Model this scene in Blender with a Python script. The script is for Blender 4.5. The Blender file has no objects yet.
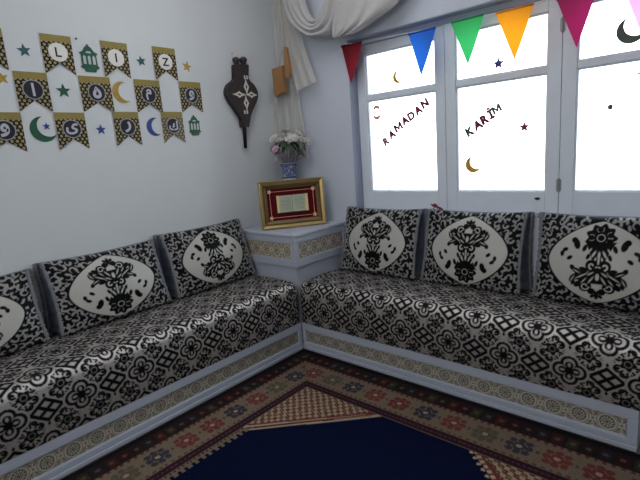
import bpy, bmesh, math, random
import numpy as np
from mathutils import Vector, Matrix
PI = math.pi
C = bpy.context.scene.collection
sc = bpy.context.scene

# ------------------------------------------------------------------ helpers
def lin(c):
    c = np.asarray(c, float)
    return np.where(c <= .04045, c / 12.92, ((c + .055) / 1.055) ** 2.4)
def srgb(r, g, b): return tuple(float(x) for x in lin((r / 255, g / 255, b / 255)))

def new_mat(name):
    m = bpy.data.materials.new(name); m.use_nodes = True
    nt = m.node_tree; b = nt.nodes['Principled BSDF']
    return m, nt, b
def mat(name, col, rough=.6, metal=0, var=.0, scale=8, bump=0, spec=.4, sheen=0):
    """plain paint / wood / metal with procedural noise variation"""
    m, nt, b = new_mat(name)
    b.inputs['Roughness'].default_value = rough; b.inputs['Metallic'].default_value = metal
    b.inputs['Specular IOR Level'].default_value = spec
    if sheen: b.inputs['Sheen Weight'].default_value = sheen
    tc = nt.nodes.new('ShaderNodeTexCoord'); n = nt.nodes.new('ShaderNodeTexNoise')
    n.inputs['Scale'].default_value = scale; n.inputs['Detail'].default_value = 4
    nt.links.new(tc.outputs['Object'], n.inputs['Vector'])
    r = nt.nodes.new('ShaderNodeMix'); r.data_type = 'RGBA'
    r.inputs['A'].default_value = (*[c * (1 - var) for c in col], 1); r.inputs['B'].default_value = (*[min(1, c * (1 + var)) for c in col], 1)
    nt.links.new(n.outputs['Fac'], r.inputs['Factor']); nt.links.new(r.outputs['Result'], b.inputs['Base Color'])
    if bump:
        bp = nt.nodes.new('ShaderNodeBump'); bp.inputs['Strength'].default_value = bump; bp.inputs['Distance'].default_value = .004
        nt.links.new(n.outputs['Fac'], bp.inputs['Height']); nt.links.new(bp.outputs['Normal'], b.inputs['Normal'])
    return m
def vmat(name, rough=.8, spec=.2, sheen=0, noise=.12, scale=140, bump=.25, metal=0):
    """woven / printed / carved surface: colour laid down per vertex as an attribute, plus a fine weave noise"""
    m, nt, b = new_mat(name)
    b.inputs['Roughness'].default_value = rough
    a = nt.nodes.new('ShaderNodeAttribute'); a.attribute_name = 'Col'
    tc = nt.nodes.new('ShaderNodeTexCoord'); n = nt.nodes.new('ShaderNodeTexNoise'); n.inputs['Scale'].default_value = scale
    nt.links.new(tc.outputs['Object'], n.inputs['Vector'])
    mr = nt.nodes.new('ShaderNodeMapRange'); mr.inputs['To Min'].default_value = 1 - noise * 2; mr.inputs['To Max'].default_value = 1 + noise * 2
    nt.links.new(n.outputs['Fac'], mr.inputs['Value'])
    mx = nt.nodes.new('ShaderNodeVectorMath'); mx.operation = 'SCALE'
    nt.links.new(a.outputs['Color'], mx.inputs[0]); nt.links.new(mr.outputs['Result'], mx.inputs['Scale'])
    nt.links.new(mx.outputs['Vector'], b.inputs['Base Color'])
    bw = nt.nodes.new('ShaderNodeRGBToBW'); nt.links.new(a.outputs['Color'], bw.inputs[0])
    sr = nt.nodes.new('ShaderNodeMapRange'); sr.inputs['From Min'].default_value = .01; sr.inputs['From Max'].default_value = .16; sr.inputs['To Min'].default_value = spec * .1; sr.inputs['To Max'].default_value = spec
    nt.links.new(bw.outputs[0], sr.inputs['Value']); nt.links.new(sr.outputs['Result'], b.inputs['Specular IOR Level'])
    if sheen: nt.links.new(sr.outputs['Result'], b.inputs['Sheen Weight'])
    if metal:
        mm = nt.nodes.new('ShaderNodeMapRange'); mm.inputs['From Min'].default_value = .02; mm.inputs['From Max'].default_value = .2; mm.inputs['To Max'].default_value = metal
        nt.links.new(bw.outputs[0], mm.inputs['Value']); nt.links.new(mm.outputs['Result'], b.inputs['Metallic'])
    if bump:
        bp = nt.nodes.new('ShaderNodeBump'); bp.inputs['Strength'].default_value = bump; bp.inputs['Distance'].default_value = .002
        nt.links.new(n.outputs['Fac'], bp.inputs['Height']); nt.links.new(bp.outputs['Normal'], b.inputs['Normal'])
    return m
def thin_mat(name, col, trans=.5, rough=.7, alpha=1.0, var=.06):
    """paper / sheer cloth that lets light through"""
    m, nt, b = new_mat(name)
    out = nt.nodes['Material Output']
    b.inputs['Base Color'].default_value = (*col, 1); b.inputs['Roughness'].default_value = rough
    tc = nt.nodes.new('ShaderNodeTexCoord'); n = nt.nodes.new('ShaderNodeTexNoise'); n.inputs['Scale'].default_value = 30
    nt.links.new(tc.outputs['Object'], n.inputs['Vector'])
    r = nt.nodes.new('ShaderNodeMix'); r.data_type = 'RGBA'
    r.inputs['A'].default_value = (*[c * (1 - var) for c in col], 1); r.inputs['B'].default_value = (*[min(1, c * (1 + var)) for c in col], 1)
    nt.links.new(n.outputs['Fac'], r.inputs['Factor']); nt.links.new(r.outputs['Result'], b.inputs['Base Color'])
    t = nt.nodes.new('ShaderNodeBsdfTranslucent'); nt.links.new(r.outputs['Result'], t.inputs['Color'])
    mx = nt.nodes.new('ShaderNodeMixShader'); mx.inputs['Fac'].default_value = trans
    nt.links.new(b.outputs[0], mx.inputs[1]); nt.links.new(t.outputs[0], mx.inputs[2])
    last = mx
    if alpha < 1:
        tr = nt.nodes.new('ShaderNodeBsdfTransparent'); m2 = nt.nodes.new('ShaderNodeMixShader'); m2.inputs['Fac'].default_value = alpha
        nt.links.new(tr.outputs[0], m2.inputs[1]); nt.links.new(mx.outputs[0], m2.inputs[2]); last = m2
    nt.links.new(last.outputs[0], out.inputs['Surface'])
    return m
def glass_mat():
    m, nt, b = new_mat('window glass'); nt.nodes.remove(b)
    out = nt.nodes['Material Output']
    tr = nt.nodes.new('ShaderNodeBsdfTransparent'); tr.inputs['Color'].default_value = (.97, .98, .98, 1)
    g = nt.nodes.new('ShaderNodeBsdfGlossy'); g.inputs['Roughness'].default_value = .05
    lw = nt.nodes.new('ShaderNodeFresnel'); lw.inputs['IOR'].default_value = 1.25
    mx = nt.nodes.new('ShaderNodeMixShader')
    nt.links.new(lw.outputs[0], mx.inputs['Fac']); nt.links.new(tr.outputs[0], mx.inputs[1]); nt.links.new(g.outputs[0], mx.inputs[2])
    nt.links.new(mx.outputs[0], out.inputs['Surface'])
    return m

def link(name, me, m, parent=None, loc=None):
    o = bpy.data.objects.new(name, me); C.objects.link(o)
    if m: me.materials.append(m)
    if parent: o.parent = parent
    if loc is not None: o.location = loc
    return o
def obj(name, bm, m, parent=None, smooth=False, off=None, loc=None):
    """bm in world metres; off shifts it into the parent's own frame"""
    if off is not None: bmesh.ops.translate(bm, verts=bm.verts, vec=-Vector(off))
    bmesh.ops.recalc_face_normals(bm, faces=bm.faces)
    if smooth:
        for f in bm.faces: f.smooth = True
    me = bpy.data.meshes.new(name); bm.to_mesh(me); bm.free()
    return link(name, me, m, parent, loc)
def tag(o, label=None, cat=None, group=None, kind=None):
    for k, v in (('label', label), ('category', cat), ('group', group), ('kind', kind)):
        if v: o[k] = v
    return o
def empty(name, loc=(0, 0, 0), rz=0):
    o = bpy.data.objects.new(name, None); C.objects.link(o); o.location = loc; o.rotation_euler = (0, 0, rz); o.empty_display_size = .05
    return o
def copy_tree(o, parent=None):
    c = o.copy(); C.objects.link(c)
    if parent: c.parent = parent
    for ch in list(o.children): copy_tree(ch, c)
    return c
def box(bm, x0, x1, y0, y1, z0, z1, bev=0):
    vs = [bm.verts.new((x, y, z)) for x in (x0, x1) for y in (y0, y1) for z in (z0, z1)]
    fs = [bm.faces.new([vs[i] for i in f]) for f in ((0, 1, 3, 2), (4, 6, 7, 5), (0, 4, 5, 1), (2, 3, 7, 6), (0, 2, 6, 4), (1, 5, 7, 3))]
    if bev:
        es = list({e for f in fs for e in f.edges})
        bmesh.ops.bevel(bm, geom=es, offset=bev, segments=2, affect='EDGES', profile=.5)
def B(*boxes, bev=0):
    bm = bmesh.new()
    for b in boxes: box(bm, *b, bev=bev)
    return bm
def prism(bm, pts, frame, d0, d1, bev=0):
    """polygon pts (a,b) in plane frame = (origin, A, Bv, N), extruded from d0 to d1 along N"""
    o, A, Bv, N = [Vector(v) for v in frame]
    lo = [bm.verts.new(o + A * a + Bv * b + N * d0) for a, b in pts]
    hi = [bm.verts.new(o + A * a + Bv * b + N * d1) for a, b in pts]
    n = len(pts)
    fl = bm.faces.new(lo[::-1]); fh = bm.faces.new(hi)
    for i in range(n): bm.faces.new((lo[i], lo[(i + 1) % n], hi[(i + 1) % n], hi[i]))
    if bev: bmesh.ops.bevel(bm, geom=list(fh.edges), offset=bev, segments=2, affect='EDGES', profile=.5)
    return bm
def lathe(bm, prof, cx=0, cy=0, n=28, z0=0):
    rings = []
    for r, z in prof:
        rings.append([bm.verts.new((cx + r * math.cos(2 * PI * k / n), cy + r * math.sin(2 * PI * k / n), z0 + z)) for k in range(n)])
    for a, b in zip(rings, rings[1:]):
        for k in range(n): bm.faces.new((a[k], a[(k + 1) % n], b[(k + 1) % n], b[k]))
    bm.faces.new(rings[0][::-1]); bm.faces.new(rings[-1])
    return bm
def tube(bm, path, rad, n=8):
    path = [Vector(p) for p in path]
    if not hasattr(rad, '__len__'): rad = [rad] * len(path)
    rings = []
    for i, p in enumerate(path):
        t = (path[min(i + 1, len(path) - 1)] - path[max(i - 1, 0)]).normalized()
        u = t.orthogonal() if i == 0 else (u - t * u.dot(t))
        u.normalize(); v = t.cross(u)
        rings.append([bm.verts.new(p + (u * math.cos(2 * PI * k / n) + v * math.sin(2 * PI * k / n)) * rad[i]) for k in range(n)])
    for a, b in zip(rings, rings[1:]):
        for k in range(n): bm.faces.new((a[k], a[(k + 1) % n], b[(k + 1) % n], b[k]))
    bm.faces.new(rings[0][::-1]); bm.faces.new(rings[-1])
    return bm
def ball(bm, c, r, sc3=(1, 1, 1), seg=12):
    g = bmesh.ops.create_uvsphere(bm, u_segments=seg, v_segments=max(6, seg // 2), radius=1)
    for v in g['verts']: v.co = Vector((v.co.x * r * sc3[0] + c[0], v.co.y * r * sc3[1] + c[1], v.co.z * r * sc3[2] + c[2]))
def grid(name, Pn, Cn, m, parent=None, smooth=True, extra=None, loc=None):
    """Pn (nv,nu,3) positions, Cn (nv,nu,3) linear colours -> one mesh; extra = (verts, faces) appended"""
    nv, nu = Pn.shape[:2]
    V = Pn.reshape(-1, 3); i = np.arange(nv * nu).reshape(nv, nu)
    F = np.stack([i[:-1, :-1], i[:-1, 1:], i[1:, 1:], i[1:, :-1]], -1).reshape(-1, 4)
    me = bpy.data.meshes.new(name)
    verts = V.tolist(); faces = F.tolist(); cols = np.concatenate([Cn.reshape(-1, 3), np.ones((nv * nu, 1))], 1)
    if extra:
        ev, ef, ec = extra; b = len(verts); verts += [list(map(float, e)) for e in ev]
        faces += [[k + b for k in f] for f in ef]
        cols = np.concatenate([cols, np.tile(np.array([[*ec, 1.]]), (len(ev), 1))])
    me.from_pydata(verts, [], faces); me.update()
    at = me.attributes.new('Col', 'FLOAT_COLOR', 'POINT'); at.data.foreach_set('color', cols.astype(np.float32).ravel())
    if smooth: me.polygons.foreach_set('use_smooth', [True] * len(me.polygons))
    return link(name, me, m, parent, loc)
def S(d, aa): return np.clip(.5 - d / aa, 0, 1)          # signed distance -> coverage
def mixc(a, b, t): return a * (1 - t[..., None]) + np.asarray(b) * t[..., None]
def star_pts(r, n=5, inner=.42, rot=PI / 2):
    return [(math.cos(rot + PI * k / n) * (r if k % 2 == 0 else r * inner), math.sin(rot + PI * k / n) * (r if k % 2 == 0 else r * inner)) for k in range(2 * n)]
def moon_pts(R, r2, d, rot=0, n=26):
    """crescent: circle R minus circle r2 whose centre is d along +a, then rotated"""
    x = (R * R - r2 * r2 + d * d) / (2 * d); a1 = math.acos(max(-1, min(1, x / R))); a2 = math.acos(max(-1, min(1, (x - d) / r2)))
    p = [(R * math.cos(t), R * math.sin(t)) for t in np.linspace(a1, 2 * PI - a1, n)]
    p += [(d + r2 * math.cos(t), r2 * math.sin(t)) for t in np.linspace(2 * PI - a2, a2, n)[1:-1]]
    c, s = math.cos(rot), math.sin(rot)
    return [(a * c - b * s, a * s + b * c) for a, b in p]

# ------------------------------------------------------------------ materials
M = dict(
    wall_l=mat('pale blue grey wall paint', srgb(196, 200, 202), .75, var=.05, scale=2.2, bump=.05),
    wall_w=mat('wall paint in cool shade', srgb(186, 192, 204), .7, var=.05, scale=2.5, bump=.05),  # same paint as the left wall, with its blue shade mixed into the colour
    reveal=mat('reveal paint with shade', srgb(148, 156, 176), .6, var=.06),  # backlit shade of the recess painted in as a darker blue
    ceil=mat('white ceiling paint', srgb(232, 234, 238), .8, var=.03),
    floor=mat('grey floor tile', srgb(120, 112, 105), .5, var=.08),
    sash=mat('pale blue sash paint', srgb(206, 213, 222), .42, var=.05, scale=12),
    wood=mat('blue white painted wood', srgb(166, 172, 186), .42, var=.05, scale=10),
    hinge=mat('painted hinge metal', srgb(140, 145, 150), .4, .5),
    gusset=mat('grey blue satin gusset', srgb(66, 78, 92), .5, var=.25, scale=14, sheen=.4),
    braid=mat('silver grey braid', srgb(104, 104, 110), .55, var=.45, scale=220, bump=.6),
    gold=mat('gilt wood', srgb(172, 148, 96), .32, .55, var=.2, scale=20),
    goldin=mat('dull gilt slope', srgb(112, 92, 62), .45, .3, var=.2, scale=25),
    velvet=mat('crimson velvet', srgb(84, 5, 18), .85, var=.2, scale=60, spec=.15),
    rose=mat('pale pink gilt ornament', srgb(214, 170, 140), .5, var=.2, scale=80),
    page=vmat('printed pages', .7, .2, noise=.05, bump=0),
    pageedge=mat('gilt page block', srgb(226, 200, 140), .4, .2, var=.15, scale=60),
    binding=mat('dark book binding', srgb(30, 40, 34), .6, var=.2),
    blackwood=mat('dark brown carved wood', srgb(52, 44, 44), .5, var=.3, scale=40, bump=.3),
    inlay=mat('bone inlay', srgb(206, 200, 190), .5, var=.1),
    iron=mat('black iron', srgb(22, 22, 26), .45, .6),
    tan=mat('tan wood', srgb(146, 108, 68), .5, var=.2, scale=30),
    sheer=thin_mat('grey sheer net', srgb(206, 203, 196), .3, alpha=.66),
    swag=thin_mat('off white satin drape', srgb(176, 174, 174), .15),
    petal=mat('white silk petal', srgb(200, 196, 190), .7, var=.06),
    pinkpetal=mat('mauve silk petal', srgb(176, 140, 160), .7, var=.1),
    leaf=mat('dark green leaf', srgb(34, 52, 36), .6, var=.3),
    stem=mat('green stem', srgb(60, 84, 52), .6, var=.2),
    tissue=thin_mat('clear mauve wrap', srgb(190, 174, 190), .4, alpha=.35),
    mattress=vmat('black velvet on silver jacquard', .52, .8, sheen=0, metal=.8, noise=.1, scale=300),
    pillow=vmat('black velvet on silver satin', .42, .5, sheen=.15, noise=.06, scale=260),
    panel=vmat('carved and painted panel', .55, .3, noise=.1, scale=180, bump=.3),
    rug=vmat('wool pile', .95, .08, noise=.25, scale=170, bump=.6),
    card=vmat('printed card', .55, .3, noise=.05, scale=400, bump=0),
    glass=glass_mat(),
)
def foil(name, rgb, trans=.0): return thin_mat(name, srgb(*rgb), trans, .45, var=.25)
F = dict(green=foil('green glitter foam', (14, 76, 52)), gold=foil('gold glitter foam', (160, 130, 50)), teal=foil('teal glitter foam', (32, 76, 80)),
         blue=foil('blue glitter foam', (32, 54, 124)), navy=foil('navy glitter foam', (38, 38, 84)), maroon=foil('maroon glitter foam', (120, 20, 52), .1),
         grey=foil('grey green foam', (70, 80, 76), .1), faded=foil('faded pink foam', (196, 150, 140), .5), yellow=foil('lime foam', (206, 214, 90), .4),
         winblue=foil('violet blue foam', (60, 56, 140), .1), wingold=foil('window gold foam', (196, 156, 50), .25), wingreen=foil('dark green window foam', (44, 62, 44), .05),
         fadedr=foil('faded mauve foam', (160, 110, 130), .3))

# ------------------------------------------------------------------ setting
X1, Y1, H = 3.7, -4.1, 2.62
WX0, WX1, WZ0, WZ1 = .668, 2.60, .838, 1.955     # window recess in the wall with the window
def struct(name, bm, m, label=None): return tag(obj(name, bm, m), label, kind='structure')
struct('floor', B((-.15, X1 + .15, Y1 - .15, .3, -.12, -.004)), M['floor'])
struct('ceiling', B((-.15, X1 + .15, Y1 - .15, .3, H, H + .1)), M['ceil'])
struct('wall_left', B((-.15, 0, Y1, .25, -.004, H)), M['wall_l'])
ww = B((0, WX0, 0, .25, -.004, H), (WX1, X1, 0, .25, -.004, H), (WX0, WX1, 0, .25, -.004, WZ0), (WX0, WX1, 0, .25, WZ1, H))
struct('wall_window', ww, M['wall_w'])
struct('wall_right', B((X1, X1 + .15, Y1, .25, -.004, H)), M['wall_l'])
struct('wall_rear', B((-.15, X1 + .15, Y1 - .15, Y1, -.004, H)), M['wall_l'])
# lining of the recess, coloured darker slate to stand in for its shade
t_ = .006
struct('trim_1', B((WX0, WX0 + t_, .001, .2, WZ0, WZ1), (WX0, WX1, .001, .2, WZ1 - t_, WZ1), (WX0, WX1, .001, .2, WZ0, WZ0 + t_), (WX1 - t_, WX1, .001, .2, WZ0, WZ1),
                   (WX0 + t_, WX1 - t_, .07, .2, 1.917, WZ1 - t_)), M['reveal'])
# ------------------------------------------------------------------ window of three painted sashes
win = tag(empty('window_1', (WX0, .08, WZ0)), 'wide painted window of three sashes glowing white with daylight', kind='structure')
woff = win.location
def sash(x0, x1, gx0, gx1):
    z0, z1 = .8455, 1.9165; yf, yb = .08, .125; gz0, gb0, gb1, gz1 = .966, 1.566, 1.601, 1.857
    bm = B((x0, gx0, yf, yb, z0, z1), (gx1, x1, yf, yb, z0, z1), (gx0, gx1, yf, yb, z0, gz0), (gx0, gx1, yf, yb, gz1, z1), (gx0, gx1, yf + .006, yb, gb0, gb1), bev=.003)
    # glazing fillets stepped in around the panes
    for a, b in ((gz0, gb0), (gb1, gz1)):
        e = .007
        for bx in ((gx0, gx0 + e, yf + .012, yb - .01, a, b), (gx1 - e, gx1, yf + .012, yb - .01, a, b), (gx0 + e, gx1 - e, yf + .012, yb - .01, a, a + e), (gx0 + e, gx1 - e, yf + .012, yb - .01, b - e, b)): box(bm, *bx)
    s = obj('sash', bm, M['sash'], win, off=woff)
    for a, b in ((gz0, gb0), (gb1, gz1)): obj('glass_pane', B((gx0 + .003, gx1 - .003, .102, .105, a + .003, b - .003)), M['glass'], s, off=woff)
    return s
SX = [(.6745, 1.303, .7424, 1.2417), (1.305, 1.9255, 1.3676, 1.8595), (1.9275, 2.592, 1.9924, 2.525)]
for a in SX: s_ = sash(*a)
for hx, hz in ((1.9265, 1.0), (1.9265, 1.78)):
    bm = bmesh.new(); tube(bm, [(hx, .077, hz - .035), (hx, .077, hz + .035)], .006); box(bm, hx - .012, hx + .012, .0775, .0795, hz - .03, hz + .03)
    obj('hinge', bm, M['hinge'], win, off=woff)
bm = bmesh.new(); prism(bm, [(.015 * math.cos(t) * (1 + .2 * math.sin(3 * t)), .008 * math.sin(t)) for t in np.linspace(0, 2 * PI, 12)[:-1]], ((1.823, .0797, .928), (1, 0, 0), (0, 0, 1), (0, -1, 0)), 0, .0008)
obj('paint_chip', bm, mat('bare dark wood', srgb(70, 50, 44), .8), win, off=woff)

# ------------------------------------------------------------------ things stuck to the panes
WF = lambda x, z: ((x, .1015, z), (1, 0, 0), (0, 0, 1), (0, -1, 0))
def sticker(name, pts, x, z, m, label, cat, group=None, extra=None):
    bm = bmesh.new(); prism(bm, pts, ((0, 0, 0), (1, 0, 0), (0, 0, 1), (0, -1, 0)), 0, .002)
    o = obj(name, bm, m, loc=(x, .1015, z)); return tag(o, label, cat, group)
sticker('moon_sticker', moon_pts(.038, .036, .020, math.radians(18)), .980, 1.686, F['wingold'], 'thin gold crescent moon sticker on the upper left pane', 'sticker')
sticker('moon_sticker', moon_pts(.047, .041, .026, math.radians(35)), 1.462, 1.122, F['wingold'], 'gold crescent moon sticker low on the middle pane', 'sticker')
sticker('moon_sticker', moon_pts(.058, .05, .03, math.radians(48)), 2.205, 1.699, F['wingreen'], 'dark green crescent moon sticker on the upper right pane', 'sticker')
sticker('star_sticker', star_pts(.034), 1.607, 1.657, F['winblue'], 'violet blue star sticker on the upper middle pane under the green flag', 'sticker')
sticker('star_sticker', star_pts(.03), 1.745, 1.31, F['maroon'], 'maroon star sticker on the large middle pane', 'sticker')
sticker('star_sticker', star_pts(.032, rot=PI / 2 + .3), 2.262, 1.505, F['yellow'], 'pale lime star sticker high on the large right pane', 'sticker')
sticker('dot_sticker', [(.011 * math.cos(t) * (1.15 if math.sin(t) > 0 else 1), .013 * math.sin(t)) for t in np.linspace(0, 2 * PI, 10)[:-1]], 2.137, 1.368, F['grey'], 'tiny grey heart shaped dot on the large right pane', 'sticker')
# faded ring sticker: two arcs
rg = tag(empty('ring_sticker', (.806, .1015, 1.487)), 'faded pale pink ring of two arcs on the large left pane', 'sticker')
for a0, a1, dz in ((.35, PI - .35, .012), (PI + .3, 2 * PI - .3, -.012)):
    ts = np.linspace(a0, a1, 12); pts = [(.03 * math.cos(t), .035 * math.sin(t) + dz) for t in ts] + [(.018 * math.cos(t), .014 * math.sin(t) + dz) for t in ts[::-1]]
    bm = bmesh.new(); prism(bm, pts, ((0, 0, 0), (1, 0, 0), (0, 0, 1), (0, -1, 0)), 0, .002); obj('arc', bm, F['faded'], rg)

def text_bm(ch, size, depth=.002, bold=0):
    cu = bpy.data.curves.new('glyph', 'FONT'); cu.body = ch; cu.size = size; cu.align_x = 'CENTER'; cu.align_y = 'CENTER'; cu.extrude = depth / 2; cu.offset = bold; cu.resolution_u = 3
    o = bpy.data.objects.new('glyph', cu); C.objects.link(o)
    dg = bpy.context.evaluated_depsgraph_get(); me = bpy.data.meshes.new_from_object(o.evaluated_get(dg))
    bm = bmesh.new(); bm.from_mesh(me)
    bpy.data.objects.remove(o); bpy.data.curves.remove(cu); bpy.data.meshes.remove(me)
    if len(bm.verts):
        xs = [v.co.x for v in bm.verts]; ys = [v.co.y for v in bm.verts]
        bmesh.ops.translate(bm, verts=bm.verts, vec=(-(min(xs) + max(xs)) / 2, -(min(ys) + max(ys)) / 2, 0))
    return bm
def letter(ch, x, z, rot, size, m, label, group):
    if ch == 'M':      # drawn by hand so that its valley stays open
        k = size * .40; bm = bmesh.new()
        prism(bm, [(a * k, b * k) for a, b in ((-1.15, -1), (-.58, -1), (-.58, .05), (-.1, -.8), (.1, -.8), (.58, .05), (.58, -1), (1.15, -1), (1.15, 1), (.62, 1), (0, .05), (-.62, 1), (-1.15, 1))], ((0, 0, 0), (1, 0, 0), (0, 1, 0), (0, 0, 1)), -.001, .001)
    else: bm = text_bm(ch, size, .002, .0042)
    bmesh.ops.rotate(bm, verts=bm.verts, matrix=Matrix.Rotation(rot, 3, 'Z'))
    bmesh.ops.rotate(bm, verts=bm.verts, matrix=Matrix.Rotation(PI / 2, 3, 'X'))
    return tag(obj('letter_sticker', bm, m, loc=(x, .1, z)), label, 'letter', group)
ram = [('R', .870, 1.297), ('A', .916, 1.336), ('M', .966, 1.379), ('A', 1.017, 1.415), ('D', 1.064, 1.439), ('A', 1.113, 1.468), ('N', 1.160, 1.502)]
ordn = {0: 'faded first letter R of the word RAMADAN on the left pane', 1: 'letter A right after the R of RAMADAN on the left pane', 2: 'letter M of the word RAMADAN on the left pane',
        3: 'middle letter A, between M and D of RAMADAN', 4: 'letter D of the word RAMADAN on the left pane', 5: 'last letter A, between D and N of RAMADAN', 6: 'letter N ending the word RAMADAN on the left pane'}
for k, (c, x, z) in enumerate(ram): letter(c, x, z, math.radians(28), .066, F['fadedr'] if k == 0 else F['maroon'], ordn[k], 'letters spelling RAMADAN on the left pane')
kar = [('K', 1.445, 1.314, 'grey'), ('A', 1.490, 1.344, 'maroon'), ('R', 1.530, 1.372, 'maroon'), ('\u0130', 1.562, 1.402, 'maroon'), ('M', 1.597, 1.421, 'grey')]
ordk = ['grey letter K beginning the word KARIM on the middle pane', 'maroon letter A of the word KARIM on the middle pane', 'maroon letter R of the word KARIM on the middle pane', 'maroon dotted letter I of KARIM on the middle pane', 'small grey letter M ending KARIM on the middle pane']
for k, (c, x, z, m) in enumerate(kar): letter(c, x, z, math.radians(26), .054 if k == 4 else .066, F[m], ordk[k], 'letters spelling KARIM on the middle pane')

# ------------------------------------------------------------------ bunting of coloured flags
bunt = tag(empty('bunting', (1.4, -.03, 1.9)), 'string of coloured triangular flags hung across the top of the window', 'bunting')
bo = bunt.location
fl = [('crimson', (122, 14, 30), [(.643, 1.927), (.81, 1.911), (.712, 1.676)]), ('blue', (30, 100, 200), [(1.136, 1.895), (1.312, 1.884), (1.218, 1.645)]),
      ('green', (50, 170, 90), [(1.40, 1.89), (1.581, 1.888), (1.497, 1.658)]), ('orange', (240, 150, 10), [(1.642, 1.878), (1.824, 1.88), (1.738, 1.64)]),
      ('magenta', (160, 16, 84), [(1.921, 1.88), (2.087, 1.872), (2.015, 1.644)]), ('pink', (236, 176, 214), [(2.18, 1.872), (2.35, 1.872), (2.268, 1.63)])]
bm = bmesh.new(); cp = [(.60, -.012, 1.945)]
for _, _, p in fl: cp += [(p[0][0], -.03, p[0][1]), (p[1][0], -.03, p[1][1])]
cp += [(2.58, -.03, 1.885), (2.9, -.02, 1.93)]; tube(bm, cp, .0022, 6); obj('cord', bm, mat('white cord', srgb(190, 190, 190)), bunt, off=bo)
for nm, rgb, p in fl:
    n = 10; bm = bmesh.new(); rows = []
    (ax, az), (bx, bz), (tx, tz) = p
    for j in range(n + 1):
        v = j / n; lx, lz = ax + (tx - ax) * v, az + (tz - az) * v; rx, rz = bx + (tx - bx) * v, bz + (tz - bz) * v
        k = max(1, n - j) if j < n else 0
        rows.append([bm.verts.new((lx + (rx - lx) * i / max(k, 1), -.031 - .010 * math.sin(v * 2.2 + i * .5) * v, lz + (rz - lz) * i / max(k, 1))) for i in range(k + 1)])
    for a, b in zip(rows, rows[1:]):
        for i in range(len(b)):
            if i + 1 < len(a): bm.faces.new((a[i], a[i + 1], b[i]))
            if i + 1 < len(b) and i + 1 < len(a): bm.faces.new((a[i + 1], b[i + 1], b[i]))
        if len(b) == len(a): bm.faces.new((a[-2], a[-1], b[-1])) if False else None
    box(bm, ax, bx, -.033, -.029, min(az, bz) - .002, min(az, bz) + .006)
    tag(obj('flag', bm, thin_mat(nm + ' flag paper', srgb(*rgb), .55, .5), bunt, smooth=True, off=bo), nm + ' triangular flag')

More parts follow.
